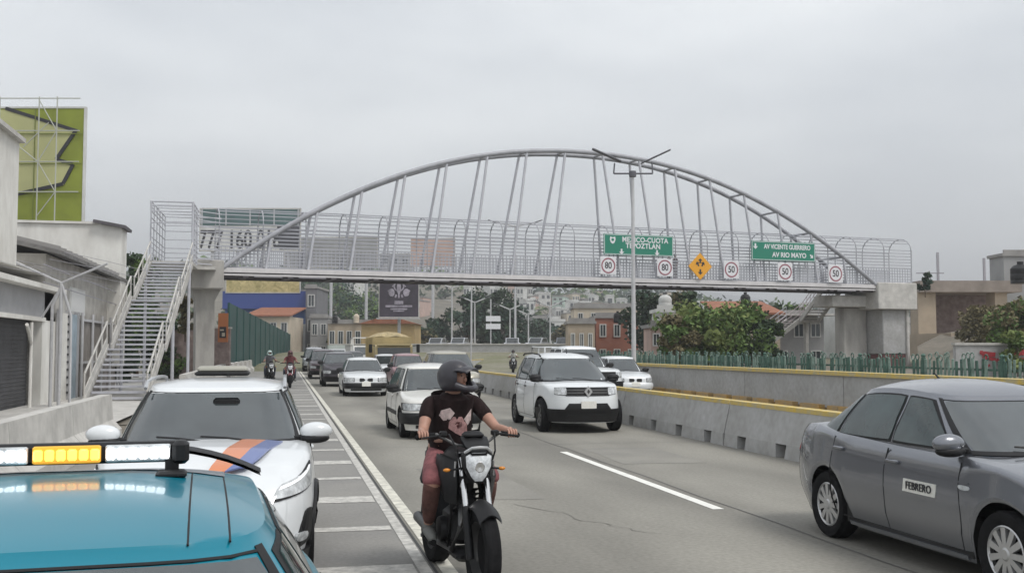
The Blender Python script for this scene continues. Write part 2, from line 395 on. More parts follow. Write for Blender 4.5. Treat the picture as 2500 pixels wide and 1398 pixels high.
# retaining wall on the far side of the carriageway, yellow coping and orange foot with slots
wb_ = MB(); L = 6.0; H = 1.08
wb_.box((0, L/2, .63), (.30, L-.03, .86)); wb_.box((0, L/2, H+.02), (.42, L-.01, .10), mi=2)
a = .015
for kk in range(4):
    c0 = 1.5*(kk+.5)-.2; wb_.box((-.10, (a+c0)/2, .13), (.45, c0-a, .28), mi=3); a = c0+.42
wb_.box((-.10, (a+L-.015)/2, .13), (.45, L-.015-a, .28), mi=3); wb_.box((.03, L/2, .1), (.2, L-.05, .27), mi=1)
me_w = wb_.data('parapet_wall', ['concrete_cool', 'slot_shade', 'yellow_paint', 'orange_paint'])
yy = 1; n = 0
while yy < 100:
    x = 14.2+cv(yy); x2 = 14.2+cv(yy+6); an = -math.atan2(x2-x, 6)
    o = bpy.data.objects.new('parapet_wall', me_w); COL.objects.link(o); o.location = (x, yy, 0); o.rotation_euler = (0, 0, an)
    tag(o, 'grey wall section with yellow coping and orange slotted foot below the green fence, %s from the camera' % ORD[n], 'wall', 'wall sections under the green fence')
    yy += 6/math.sqrt(1+((x2-x)/6)**2); n += 1
# left barrier
lbm = MB(); lbm.prism([(-.30, 0), (-.30, .2), (-.14, .38), (-.10, .86), (.10, .86), (.14, .38), (.30, .2), (.30, 0)], .01, 3.99, 'Y'); me_l = lbm.data('concrete_barrier', ['concrete'])
n = 0
for yy in [-2+4*k for k in range(6)]+[38+4*k for k in range(12)]:
    o = bpy.data.objects.new('concrete_barrier', me_l); COL.objects.link(o); o.location = (-3.35+max(0, yy-60)*.04, yy, 0)
    tag(o, 'plain pale concrete barrier block on the left road edge, %s from the camera' % ORD[n], 'road barrier', 'left barrier blocks'); n += 1

# green picket fence along the right pavement
fr = thing('picket_fence', 'long green picket fence with looped tops along the right pavement', 'fence', (15.7, 3, .6))
M['green_fence'] = mat('green_fence_paint', (.06, .13, .10), .6, ns=8, na=.45); M['green_fence_l'] = mat('green_fence_paint_pale', (.18, .26, .22), .6, ns=8, na=.4)
rf_ = random.Random(11); ME_P = []
for var in range(5):
    pm = MB()
    for k in range(19):
        if rf_.random() < .05: continue
        y = .1+k*.155+rf_.uniform(-.02, .02); h = .86+rf_.uniform(-.05, .03); ti = rf_.gauss(0, .05)
        pm.rbox((rf_.uniform(-.01, .01), y, h/2+.04), (.05, rf_.uniform(.05, .09), h), .012, mi=rf_.choice((0, 0, 1)), rx=ti)
        if rf_.random() < .45: pm.tube([(0, y-ti*.5+.07*math.cos(t), h+.1+.07*math.sin(t)) for t in [2*math.pi*i/10 for i in range(11)]], .016, 6, mi=rf_.choice((0, 1)))
    for z in (.22, .66): pm.box((.035, 1.5, z), (.03, 3.0, .05))
    ME_P.append(pm.data('fence_panel', ['green_fence', 'green_fence_l']))
pm = MB(); pm.rbox((0, 0, .46), (.10, .10, .96), .02); pm.ell((0, 0, .97), (.06, .06, .05), 10, 8); me_q = pm.data('post', ['green_fence'])
yy = 3
while yy < 98:
    x = 15.7+cv(yy); x2 = 15.7+cv(yy+3); an = -math.atan2(x2-x, 3)
    for nm, me in (('fence_panel', rf_.choice(ME_P)), ('post', me_q)):
        o = bpy.data.objects.new(nm, me); COL.objects.link(o); o.parent = fr; o.location = (x-15.7, yy-3, 0); o.rotation_euler = (0, 0, an)
    yy += 3/math.sqrt(1+((x2-x)/3)**2)

# ------------------------------------------------------------------ footbridge
A0 = Vector((-3.07, 56.7, 0)); BRZ = math.atan2(6.36, 40.94); SPAN = 41.4
br = thing('footbridge', 'grey steel arch footbridge with railed cage spanning the whole road', 'footbridge', A0, BRZ)
BM = Matrix.Translation(A0) @ Matrix.Rotation(BRZ, 4, 'Z'); BI = BM.inverted()
DZ = 5.86; HA = 7.45
def bx(px, py=600):
    "bridge x coordinate of the near edge seen at photo column px"
    lo, hi = -8, 50
    for _ in range(40):
        mid = (lo+hi)/2; p = BM @ Vector((mid, 0, DZ)); v = p-Vector((0, 0, CAMZ)); q = 1250+F_PX*v.dot(RT)/v.dot(FW)
        if q < px: lo = mid
        else: hi = mid
    return lo
def archz(s): return DZ+.05+HA*max(0, 1-abs(2*s-1)**2.12)
def archy(s, far):
    h = max(0, 1-abs(2*s-1)**2.1); return lerp(2.75, 1.65, h) if far else lerp(-.05, .45, h)
for far in (0, 1):
    m = MB(); m.tube([(s*SPAN, archy(s, far), archz(s)) for s in [k/60 for k in range(61)]], .135, 12); m.build('arch_rib', 'steel_d', br, 60)
NH = 17
for k in range(1, NH):
    s = k/NH; xt = s*SPAN; h = archz(s)-DZ
    lean = -.15*h if s < .51 else .13*h
    for far in (0, 1):
        m = MB(); m.tube([(xt+lean, (2.6 if far else .05), DZ+.02), (xt, archy(s, far), archz(s)-.05)], .078, 8); m.build('hanger', 'steel', br, 60)
    if 1 < k < NH: m = MB(); m.tube([(xt, archy(s, 0), archz(s)), (xt, archy(s, 1), archz(s))], .07, 8); m.build('cross_strut', 'steel_d', br, 60)
m = MB(); m.box((SPAN/2, 1.3, DZ-.04), (SPAN, 2.55, .08)); m.build('deck', 'concrete_cool', br)
for y in (-.06, 2.66): m = MB(); m.box((SPAN/2, y, DZ-.07), (SPAN, .10, .24)); m.box((SPAN/2, y+(.03 if y < 0 else -.03), DZ-.30), (SPAN, .06, .10)); m.build('edge_beam', 'deck', br)
m = MB()
for y in (.25, 2.35): m.box((SPAN/2, y, DZ-.27), (SPAN, .12, .36))
m.build('girder', 'girder', br)
for k in range(18):
    x = (k+.5)*SPAN/18; m = MB(); m.box((x, 1.3, DZ-.36), (.28, 2.7, .16)); m.build('cross_beam', 'girder', br)
    if k < 17: m = MB(); m.box((x+SPAN/36, -.02, DZ-.36), (1.45, .05, .10)); m.build('conduit', 'girder_mid', br)
# cage: hoops and rails
X0, X1 = -.2, 44.6; yc0, yc1 = .22, 2.38
def hoop(x):
    pts = [(x, yc0, DZ), (x, yc0, DZ+2.4)]
    for k in range(1, 8):
        a = math.pi*k/8; pts.append((x, 1.3-1.08*math.cos(a), DZ+2.4+.85*math.sin(a)))
    pts += [(x, yc1, DZ+2.4), (x, yc1, DZ)]; return pts
for k in range(21):
    x = X0+(X1-X0)*k/20; m = MB(); m.tube(hoop(x), .034, 6); m.build('cage_hoop', 'steel_d', br, 60)
for y in (yc0, yc1):
    m = MB()
    for z in (.10, .28, .46, .64, .82, 1.0, 1.18, 1.38, 1.58, 1.78, 1.98, 2.18, 2.38): m.box(((X0+X1)/2, y, DZ+z), (X1-X0, .035, .05 if z != 1.18 else .07))
    m.build('handrail', 'mesh', br)
    m = MB()
    n = 210
    for k in range(n): x = lerp(X0, X1, (k+.5)/n); m.box((x, y+.0, DZ+.62), (.038, .022, 1.1))
    m.build('baluster', 'mesh', br, kind='stuff')
m = MB()
for k in (1.4, 2.2, 3.1, 4, 4.9, 5.8, 6.6):
    a = math.pi*k/8; m.box(((X0+X1)/2, 1.3-1.08*math.cos(a), DZ+2.4+.85*math.sin(a)), (X1-X0, .035, .045))
m.build('roof_rail', 'mesh', br)
# piers
def pier(name, parts, mt):
    m = MB()
    for c, d, t in parts: m.rbox(c, d, .05) if t == 1 else m.box(c, d, taper=t)
    return m.build(name, mt, br)
pier('pier_cap', [((-.80, 1.3, 5.53), (1.62, 3.3, 1.48), 1)], 'pier')
m = MB(); m.prism([(-1.5, 4.79), (-1.28, 4.2), (-1.25, 0), (-.32, 0), (-.35, 4.2), (-.05, 4.79)], .5, 2.1, 'Y'); m.build('pier', 'pier', br)
pier('pier_cap', [((43.0, 1.4, 5.18), (3.2, 3.4, 1.76), 1)], 'concrete'); pier('pier_corbel', [((40.1, 1.9, 4.85), (2.8, 2.0, .75), 1)], 'concrete')
pier('pier', [((43.2, 1.5, 2.85), (2.1, 2.6, 2.95), 1)], 'concrete_cool'); pier('pier_base', [((43.2, 1.5, .68), (2.0, 2.5, 1.38), 1)], mat('oxide_red', (.14, .05, .05), .8))
pier('pier_column', [((41.15, 2.2, 2.15), (1.85, 1.0, 4.6), 1)], 'pier')
m = MB(); m.rbox((44.1, .3, 2.15), (.22, .5, 4.3), .03); m.build('pier_edge', 'concrete', br)
for q, (x, y) in enumerate(((20.6, 0), (20.9, 0))): pass
# staircase on the left, parallel to the road
def wl(x, y, z): return BI @ Vector((x, y, z))
def wbox(mb, a, b, wdt, th, mi=0): pass
xs0, xs1 = -6.15, -4.25; LY0, LY1 = 52.3, 58.4
m = MB()
def addw(mb, pts): return [wl(*p) for p in pts]
def wprism(mb, poly, x0, x1, mi=0):     # poly in world (y,z), between world x0,x1
    n = len(poly); vs = [wl(x0, a, b) for a, b in poly]+[wl(x1, a, b) for a, b in poly]
    mb.add(vs, [(i, (i+1) % n, n+(i+1) % n, n+i) for i in range(n)]+[tuple(range(n-1, -1, -1)), tuple(range(n, 2*n))], mi)
flights = [((36.0, .0), (40.2, 1.75)), ((41.4, 1.75), (46.0, 3.75)), ((47.0, 3.75), (52.3, 5.80))]
for (a, za), (b, zb_) in flights:
    n = int((zb_-za)/.17)
    m = MB()
    for k in range(n):
        y = lerp(a, b, (k+1)/n); z = lerp(za, zb_, (k+1)/n)
        wprism(m, [(y-.02, z-.07), (y+.28, z-.07), (y+.28, z), (y-.02, z)], xs0+.08, xs1-.08)
    m.build('stair_treads', 'steel', br)
    for x in (xs0, xs1):
        m = MB(); wprism(m, [(a-.1, za-.12), (b+.3, zb_-.12), (b+.3, zb_+.16), (a-.1, za+.16)], x-.035, x+.035); m.build('stringer', 'concrete', br)
        m = MB()
        wprism(m, [(a, za+.16), (b+.1, zb_+.16), (b+.1, zb_+.42), (a, za+.42)], x-.02, x+.02)
        m.tube([wl(x, a, za+.95), wl(x, b, zb_+.95)], .035, 6)
        for k in range(5): y = lerp(a, b, k/4); z = lerp(za, zb_, k/4); m.tube([wl(x, y, z), wl(x, y, z+.95)], .028, 6)
        m.build('stair_railing', 'concrete', br)
m = MB()
for (y0, y1, z) in ((40.2, 41.4, 1.75), (46.0, 47.0, 3.75)): wprism(m, [(y0-.05, z-.06), (y1+.25, z-.06), (y1+.25, z), (y0-.05, z)], xs0, xs1)
m.build('stair_landing', 'steel', br)
m = MB(); wprism(m, [(LY0, DZ-.14), (LY1, DZ-.14), (LY1, DZ), (LY0, DZ)], xs0, xs1); wprism(m, [(55.6, DZ-.141), (58.4, DZ-.141), (58.4, DZ-.001), (55.6, DZ-.001)], xs1, -3.4)
m.build('landing_deck', 'concrete', br)
for x in (xs0, xs1):
    for y in (43.8, 50.8): m = MB(); z = 2.7 if y < 45 else 5.6; m.tube([wl(x, y, 0), wl(x, y, z)], .07, 8); m.build('stair_post', 'steel', br)
m = MB()
def rail(x0, y0, x1, y1, zs, r=.026):
    for z in zs: m.tube([wl(x0, y0, DZ+z), wl(x1, y1, DZ+z)], r, 6)
zs = (.15, .4, .65, .9, 1.15, 1.6, 2.05, 2.35, 2.55, 2.8)
rail(xs0, LY0, xs0, LY1, zs); rail(xs0, LY1, -3.3, LY1, zs); rail(xs1, LY0, xs1, 55.6, zs); rail(xs1, 55.6, -3.2, 56.7, zs)
rail(xs0, LY0, xs1, LY0, (2.8, 2.6, 2.35, 1.8), .03)
for k in range(6):
    y = lerp(LY0, LY1, k/5)
    m.tube([wl(xs0, y, DZ), wl(xs0, y, DZ+2.8), wl(xs1, y, DZ+2.8)]+([wl(xs1, y, DZ)] if y < 55.7 else []), .045 if k else .07, 6)
m.build('landing_cage', 'steel', br)
# right staircase behind the far end
def flight(x0, y0, z0, x1, y1, z1, wv, n):
    m = MB(); d = Vector((x1-x0, y1-y0, 0)).normalized(); s = Vector((-d.y, d.x, 0))*wv/2
    for k in range(n):
        t = (k+.5)/n; p = Vector((lerp(x0, x1, t), lerp(y0, y1, t), lerp(z0, z1, (k+1)/n)))
        m.add([p-s-d*.15, p+s-d*.15, p+s+d*.15, p-s+d*.15, p-s-d*.15-Vector((0, 0, .05)), p+s-d*.15-Vector((0, 0, .05)), p+s+d*.15-Vector((0, 0, .05)), p-s+d*.15-Vector((0, 0, .05))], [(0, 1, 2, 3), (7, 6, 5, 4), (0, 4, 5, 1), (1, 5, 6, 2), (2, 6, 7, 3), (3, 7, 4, 0)])
    m.build('stair_treads', 'concrete', br)
    for q in (-1, 1):
        m = MB(); a = Vector((x0, y0, z0))+s*q; b = Vector((x1, y1, z1))+s*q; up = Vector((0, 0, 1)); t_ = s.normalized()*.06
        vs = [a-up*.2, b-up*.2, b+up*.15, a+up*.15]; m.add([v-t_ for v in vs]+[v+t_ for v in vs], [(0, 1, 2, 3), (7, 6, 5, 4), (0, 4, 5, 1), (1, 5, 6, 2), (2, 6, 7, 3), (3, 7, 4, 0)]); m.build('stringer', 'concrete', br)
        m = MB()
        for h in (.4, .7, 1.0): m.tube([a+up*h, b+up*h], .022, 6)
        for k in range(8): p = a.lerp(b, k/7); m.tube([p, p+up*1.0], .02, 6)
        m.build('stair_railing', mat('pale_pink_paint', (.48, .40, .42), .6) if q == -1 else 'steel', br)
flight(34.6, 6.2, .6, 39.4, 6.2, 3.7, 1.5, 18); flight(40.2, 5.4, 3.7, 40.2, 2.7, 5.86, 1.5, 12)
m = MB(); m.box((40.2, 6.2, 3.63), (1.7, 1.7, .14)); m.box((40.8, 6.6, 1.8), (.25, .25, 3.6)); m.build('stair_landing', 'concrete', br)
# two people walking on the deck
for i, (px, lb_, cl) in enumerate(((1652, 'person in dark clothes on the footbridge left of the yellow diamond sign', (.03, .03, .04)), (1668, 'person in grey on the footbridge right beside the yellow diamond sign', (.14, .12, .13)))):
    x = bx(px)+.2; p = BM @ Vector((x, 1.3, DZ)); pr = thing('person', lb_, 'person', p, BRZ)
    hh = 1.0
    P = {'pelvis': ((0, 0, .92), .13), 'chest': ((0, 0, 1.28), (.11, .17)), 'nk': ((0, 0, 1.46), .05), 'hd': ((.01, 0, 1.6), .08), 'hd2': ((.01, 0, 1.68), .06)}
    E = [('pelvis', 'chest'), ('chest', 'nk'), ('nk', 'hd'), ('hd', 'hd2')]
    for sd, n in ((1, 'L'), (-1, 'R')):
        P.update({'s'+n: ((0, sd*.19, 1.4), .055), 'e'+n: ((-.04*sd, sd*.24, 1.12), .04), 'h'+n: ((.08*sd, sd*.24, .86), .033), 'k'+n: ((.12*sd, sd*.1, .5), .065), 'f'+n: ((.10*sd-.05, sd*.1, .08), .04), 't'+n: ((.10*sd+.08, sd*.1, .04), .03)})
        E += [('chest', 's'+n), ('s'+n, 'e'+n), ('e'+n, 'h'+n), ('pelvis', 'k'+n), ('k'+n, 'f'+n), ('f'+n, 't'+n)]
    b = MB(); b.add(*skin(P, E)); b.build('body', 'skin_d', pr, 80, fix=False)
    C = {k: (P[k][0], P[k][1] if isinstance(P[k][1], tuple) else P[k][1]+.014) for k in ('chest', 'pelvis', 'sL', 'sR', 'eL', 'eR', 'kL', 'kR', 'fL', 'fR')}; C['chest'] = (P['chest'][0], (.125, .185))
    b = MB(); b.add(*skin(C, [e for e in E if e[0] in C and e[1] in C])); b.build('clothes', mat('walker_clothes', cl, .9), pr, 80, fix=False)
    b = MB(); b.ell((0, 0, 1.66), (.095, .085, .09)); b.build('hair', 'ink', pr, 80)

# ------------------------------------------------------------------ signs on the bridge
M['sign_green'] = mat('sign_green', (.012, .20, .13), .5); M['sign_white'] = mat('sign_white', (.72, .72, .74), .5); M['sign_amber'] = mat('sign_amber', (.78, .36, .02), .5)
M['sign_red'] = mat('sign_ring', (.30, .10, .13), .5)
def at_bridge(px, py, yoff=-.22):
    x = bx(px); p = BM @ Vector((x, yoff, DZ)); D = (p-Vector((0, 0, CAMZ))).dot(FW)
    lo, hi = 0, 20
    for _ in range(40):
        z = (lo+hi)/2; v = Vector((p.x, p.y, z))-Vector((0, 0, CAMZ)); q = 699-F_PX*v.dot(UP)/v.dot(FW)
        if q > py: lo = z
        else: hi = z
    return x, lo, D
def sign_root(name, label, px, py, cat='road sign', group=None):
    x, z, D = at_bridge(px, py); r = thing(name, label, cat, BM @ Vector((x, -.22, z)), BRZ, group); return r, D/F_PX
def rect(mb, w_, h_, y=0, t=.03, mi=0): mb.rbox((0, y, 0), (w_, t, h_), .008, mi=mi)
def big_sign(label, px0, px1, py0, py1):
    r, k = sign_root('direction_sign', label, (px0+px1)/2, (py0+py1)/2); w_ = (px1-px0)*k/.985; h_ = (py1-py0)*k
    m = MB(); rect(m, w_, h_, 0, .04); m.build('panel', 'sign_green', r)
    m = MB()
    for q in (-1, 1): m.box((q*(w_/2-.05), -.024, 0), (.03, .006, h_-.07)); m.box((0, -.024, q*(h_/2-.05)), (w_-.07, .006, .03))
    m.build('border', 'sign_white', r)
    m = MB()
    for q in (-.35, .35): m.box((q*w_, .06, -.2), (.06, .08, h_+.5))
    m.build('bracket', 'steel_d', r)
    return r, w_, h_
def arrow(mb, x, z, s, ang=0):
    pts = [(-.16, .5), (.16, .5), (.16, 0), (.5, 0), (0, -.5), (-.5, 0), (-.16, 0)]
    c, n = math.cos(ang), math.sin(ang); q = [(x+s*(a*c-b*n), z+s*(a*n+b*c)) for a, b in pts]
    mb.prism(q, -.032, -.024, 'Y')
s1, w1, h1 = big_sign('green MEXICO-CUOTA TEPOZTLAN direction sign on the footbridge', 1462, 1650, 573, 624)
text_part('MEXICO-CUOTA', .42, 'sign_white', s1, (.42, -.024, .30), sx=.93, bold=.012, spacing=1.05); text_part('TEPOZTLAN', .42, 'sign_white', s1, (.28, -.024, -.06), sx=.95, bold=.012, spacing=1.05)
m = MB(); arrow(m, -w1*.25, -.42, .34); arrow(m, w1*.26, -.42, .34); m.build('arrow', 'sign_white', s1)
m = MB(); m.prism([(-.16, .2), (0, .15), (.16, .2), (.19, .02), (.12, -.16), (0, -.24), (-.12, -.16), (-.19, .02)], -.034, -.026, 'Y')
o = m.build('route_shield', 'sign_white', s1); o.location = (-w1*.375, 0, .26)
m = MB(); m.lathe([(.001, -.036), (.09, -.036)], 'Y', (0, 0, .01), 14); o2 = m.build('shield_mark', 'sign_green', o)
s2, w2, h2 = big_sign('green AV VICENTE GUERRERO AV RIO MAYO direction sign on the footbridge', 1818, 2000, 590, 637)
text_part('AV VICENTE GUERRERO', .40, 'sign_white', s2, (.28, -.024, .26), sx=.80, bold=.012); text_part('AV RIO MAYO', .42, 'sign_white', s2, (.42, -.024, -.24), sx=.95, bold=.012)
m = MB(); arrow(m, -w2*.44, .26, .36); arrow(m, w2*.44, -.26, .30, R(45)); m.build('arrow', 'sign_white', s2)
for px, py, t, lb_ in ((1481, 648, '80', 'leftmost 80 speed limit plate, under the left end of the MEXICO-CUOTA sign'), (1619, 653, '80', 'second 80 speed limit plate, left of the yellow diamond'), (1781, 658, '50', 'speed limit 50 plate right of the yellow diamond'), (1912, 663, '50', 'speed limit 50 plate under the middle of the VICENTE GUERRERO sign'), (2035, 668, '50', 'rightmost speed limit 50 plate near the arch foot')):
    r, k = sign_root('speed_sign', lb_, px, py, 'speed limit sign', 'speed limit plates along the footbridge'); S = 43*k
    m = MB(); rect(m, S, S, 0, .03); m.build('panel', 'sign_white', r)
    m = MB(); m.lathe([(S*.44, -.019), (S*.44, -.026), (S*.365, -.026), (S*.365, -.019)], 'Y', n=32); m.build('ring', 'sign_red', r)
    text_part(t, S*.52, 'ink', r, (0, -.02, 0), bold=.008, sx=.85, name='number')
r, k = sign_root('diamond_sign', 'orange-yellow diamond warning sign with black arrows on the footbridge', 1705, 650); S = 33*k
m = MB(); m.prism([(0, S), (S, 0), (0, -S), (-S, 0)], -.02, .02, 'Y'); m.build('panel', 'sign_amber', r)
m = MB()
for dx, dz, s, a in ((0, -.42, .42, 0), (-.22, .18, .38, math.pi+.5), (.22, .18, .38, math.pi-.5), (0, .42, .36, math.pi)): arrow(m, dx*S, dz*S, s*S*1.0, a)
m.build('arrow', 'ink', r)

# ------------------------------------------------------------------ lamp posts
M['pole'] = mat('pole_paint', (.48, .48, .49), .5, ns=4, na=.12); M['lamp_dark'] = mat('lamp_housing', (.10, .10, .115), .5)
pp_ = pt(1548, 950, 43.3); LX, LY = pp_.x, pp_.y
lp = thing('street_lamp', 'tall grey double-arm street lamp standing in front of the footbridge', 'street lamp', (LX, LY, 0), -YAW)
m = MB(); m.lathe([(.16, 0), (.16, .3), (.10, .34), (.082, 4.5), (.06, 8.95), (.001, 8.98)], n=14); m.build('pole', 'pole', lp, 40)
m = MB(); m.tube([(-.78, 0, 8.92), (.82, 0, 8.92)], .035, 8); m.lathe([(.001, 8.75), (.14, 8.78), (.16, 8.9), (.14, 9.02), (.001, 9.05)], n=14); m.tube([(-.78, 0, 8.92), (-.74, 0, 9.35)], .03, 6); m.tube([(.82, 0, 8.92), (.80, 0, 9.4)], .03, 6); m.build('cross_arm', 'lamp_dark', lp, 40)
m = MB(); m.rbox((-1.07, -.1, 9.66), (1.32, .30, .07), .03, ry=R(24)); m.build('lamp_head', 'lamp_dark', lp, 40)
m = MB(); m.rbox((.98, .2, 9.66), (1.36, .26, .05), .02, ry=R(-25)); m.build('lamp_head', 'lamp_dark', lp, 40)
mastm = None
def far_lamp(px, pytop, D, zbase, label, w_=1.6, thick=.09):
    global mastm
    b = pt(px, 850, D); top = pt(px, pytop, D).z; h = top-zbase
    r = thing('street_lamp', label, 'street lamp', (b.x, b.y, zbase), -YAW, 'distant street lamps')
    m = MB(); m.tube([(0, 0, 0), (0, 0, h)], thick, 8, r1=thick*.6); m.build('pole', 'pole', r)
    m = MB(); m.tube([(-w_, 0, h+.35), (-.1, 0, h-.1)], .07, 6); m.tube([(w_, 0, h+.35), (.1, 0, h-.1)], .07, 6); m.build('arm', 'pole', r)
    for q in (-1, 1): m = MB(); m.rbox((q*(w_+.3), 0, h+.45), (.8, .25, .1), .03, ry=q*R(-18)); m.build('lamp_head', 'lamp_dark', r)
    return r
far_lamp(1258, 548, 112, 1.5, 'tallest distant lamp mast whose arms rise behind the footbridge cage', 2.2, .14)
for px, py, D, lb_ in ((1103, 700, 118, 'distant grey lamp mast right of the black crest billboard'), (1151, 695, 112, 'thicker pale mast left of the white gantry panels'), (1159, 735, 120, 'thin mast just right of the thicker pale mast'), (1245, 752, 118, 'short distant lamp beside the tallest mast'), (1343, 745, 122, 'distant lamp mast before the white hillside flats'), (1290, 765, 126, 'small distant lamp mast right of the tallest mast')):
    far_lamp(px, py, D, 1.5, lb_, 1.2 if D > 115 else .1, .11)
b = pt(1150, 850, 80); r = thing('pole', 'thin pale pole standing on the grassy median', 'pole', (b.x, b.y, 0)); m = MB(); m.tube([(0, 0, 0), (0, 0, 5.2)], .05, 8); m.rbox((0, 0, .05), (.3, .3, .1), .02); m.ell((0, 0, 5.22), (.07, .07, .05)); m.build('post', 'pole', r)
b = pt(1204, 850, 109); r = thing('road_gantry', 'distant pair of white road sign panels one above the other', 'road sign', (b.x, b.y, 1.4), -YAW)
for z0, z1 in ((771, 784), (790, 803)):
    za, zb_ = pt(1204, z0, 109).z, pt(1204, z1, 109).z; m = MB(); m.rbox((0, 0, (za+zb_)/2-1.4), (1.5, .06, za-zb_), .01); m.build('panel', 'sign_white', r)
m = MB(); m.tube([(-.25, .08, 0), (-.25, .08, 5.4)], .07, 8); m.build('post', 'pole', r)
# ------------------------------------------------------------------ viaduct embankment, far cars
va, vb = pt(985, 850, 104), pt(1640, 850, 100)
dv = (vb-va); dv.z = 0; LV = dv.length; dv.normalize(); nv_ = Vector((-dv.y, dv.x, 0)); VR = math.atan2(dv.y, dv.x)
def vp(t, n, z): return Vector((va.x, va.y, 0))+dv*t+nv_*n+Vector((0, 0, z))
mb = MB(); rows = []
for n, z in ((-24, -.02), (-16, .35), (-8, .8), (-1, 1.3), (0, 1.4), (14, 1.4), (40, 0)):
    rows.append([vp(lerp(-14, LV+20, k/26), n+(1.2*math.sin(k*1.3) if -20 < n < -2 else 0), z+(.18*math.sin(k*2.1+n) if -20 < n < -2 else 0)+(-.3 if k == 0 else 0)) for k in range(27)])
mb.grid(rows); struct(mb.build('embankment', two_noise('rough_grass', (.17, .17, .09), (.26, .24, .19), (.7, .7, .65), .25, 3), smooth=True))
mb = MB(); mb.grid([[vp(t, n, 1.42) for t in (-10, LV+16)] for n in (.2, 10)]); struct(mb.build('raised_road', 'road'))
wl_ = thing('parapet_wall', 'long low grey parapet of the raised road beyond the median grass', 'wall', vp(0, 0, 1.2), VR)
m = MB(); m.box((LV/2-2, 0, .42), (LV+10, .3, .95)); m.build('wall', 'concrete_cool', wl_); m = MB(); m.box((LV/2-2, -.02, .95), (LV+10, .42, .12)); m.box((LV/2-2, -.17, .15), (LV+10, .06, .14)); m.build('coping', 'concrete', wl_)
def rm(name, c): M[name] = c
# ------------------------------------------------------------------ vegetation
def leafmat(name, a, b): return mat(name, a, .75, ns=1.1, alt=b, spec=.25)
M['leaf1'] = leafmat('leaf_green', (.13, .20, .055), (.07, .12, .035)); M['leaf2'] = leafmat('leaf_light', (.21, .25, .08), (.12, .16, .05))
M['leaf3'] = leafmat('leaf_dark', (.05, .08, .04), (.028, .048, .026)); M['leaf4'] = leafmat('leaf_dry', (.19, .16, .085), (.11, .10, .05)); M['leaf5'] = leafmat('leaf_bluegreen', (.05, .09, .06), (.025, .05, .035))
M['bark'] = mat('bark', (.10, .075, .055), .9, ns=6, na=.4)
def leaf_cloud(mb, c, r, n, s, rnd, mis=(0, 1)):
    for _ in range(n):
        d = Vector((rnd.gauss(0, 1), rnd.gauss(0, 1), rnd.gauss(0, 1))).normalized(); q = rnd.random()**.45
        p = Vector(c)+Vector((d.x*r[0], d.y*r[1], d.z*r[2]))*q
        u = Vector((rnd.gauss(0, 1), rnd.gauss(0, 1), rnd.gauss(0, .7))).normalized(); v = u.cross(Vector((rnd.gauss(0, 1), rnd.gauss(0, 1), rnd.gauss(0, 1)))).normalized()
        a = s*rnd.uniform(.6, 1.3); b = a*rnd.uniform(.45, .8)
        mb.add([p-u*a, p-v*b, p+u*a, p+v*b], [(0, 1, 2, 3)], mis[0] if rnd.random() < .6 else mis[1])
def tree(label, p, h, r, leaves=('leaf1', 'leaf3'), seed=1, n=26, ln=130, s=.16, cat='tree', name='tree', flat=.75, bare=.35, group=None, zb=None):
    rnd = random.Random(seed); t = thing(name, label, cat, (p[0], p[1], p[2]), rnd.random()*6, group)
    tr = MB(); tr.tube([(0, 0, -.3), (.05*h*.2, 0, h*bare*.6), (0, .03*h, h*.62)], [.045*h*.5, .035*h*.5, .016*h], 8)
    cr = MB()
    for k in range(n):
        a = rnd.random()*2*math.pi; q = rnd.random()**.6*r*.8; zc = lerp(h*bare, h*.92, rnd.random()); f = 1-((zc/h-.55)/.62)**2; x, y = q*math.cos(a)*max(.3, f), q*math.sin(a)*max(.3, f)
        rr = r*rnd.uniform(.2, .42); leaf_cloud(cr, (x, y, zc), (rr, rr, rr*flat), int(ln*rnd.uniform(.6, 1.3)), s*rnd.uniform(.75, 1.25), rnd, rnd.choice(((0, 1), (0, 0), (1, 1))))
        if k < 9: tr.tube([(0, 0, h*bare*.8+k*.02*h), (x*.5, y*.5, lerp(h*bare, zc, .6)), (x, y, zc)], [.012*h, .008*h, .004*h], 5)
    tr.build('trunk', 'bark', t); cr.build('crown', list(leaves), t, fix=False)
    return t
def gp(px, D, z=0): p = pt(px, 850, D); return (p.x, p.y, z)
tree('broad bushy green tree behind the green fence', gp(1712, 56, .6), 3.7, 2.6, ('leaf1', 'leaf2'), 3, 44, 150, .15, bare=.18)
tree('low bright green tree right of the bushy tree behind the fence', gp(1812, 58, .6), 3.5, 2.2, ('leaf1', 'leaf3'), 4, 40, 150, .14, bare=.15)
tree('dry olive bush left end of the trees behind the green fence', gp(1655, 54, .6), 2.9, 1.3, ('leaf4', 'leaf1'), 5, 26, 130, .13, bare=.12, cat='bush', name='bush')
tree('dark bush between the green trees and the right staircase', gp(1872, 60, .6), 2.9, 1.1, ('leaf3', 'leaf1'), 6, 24, 130, .13, bare=.1, cat='bush', name='bush')
tree('tall thin brown-green tree behind the white water tank', gp(1665, 78, 0), 6.4, 2.4, ('leaf4', 'leaf3'), 7, 34, 110, .17, bare=.3)
tree('dark tree behind the footbridge girder left of the white tank', gp(1585, 92, 0), 7.0, 2.6, ('leaf3', 'leaf5'), 8, 32, 110, .2, bare=.25)
tree('leafy shrub at the right picture edge beside the slope', gp(2488, 52, .6), 3.7, 1.7, ('leaf4', 'leaf1'), 9, 40, 150, .12, bare=.1, cat='bush', name='bush')
tree('dry shrub on the slope right of the bridge pillar', gp(2405, 62, 1.2), 3.0, 1.7, ('leaf4', 'leaf4'), 10, 34, 130, .12, bare=.1, cat='bush', name='bush')
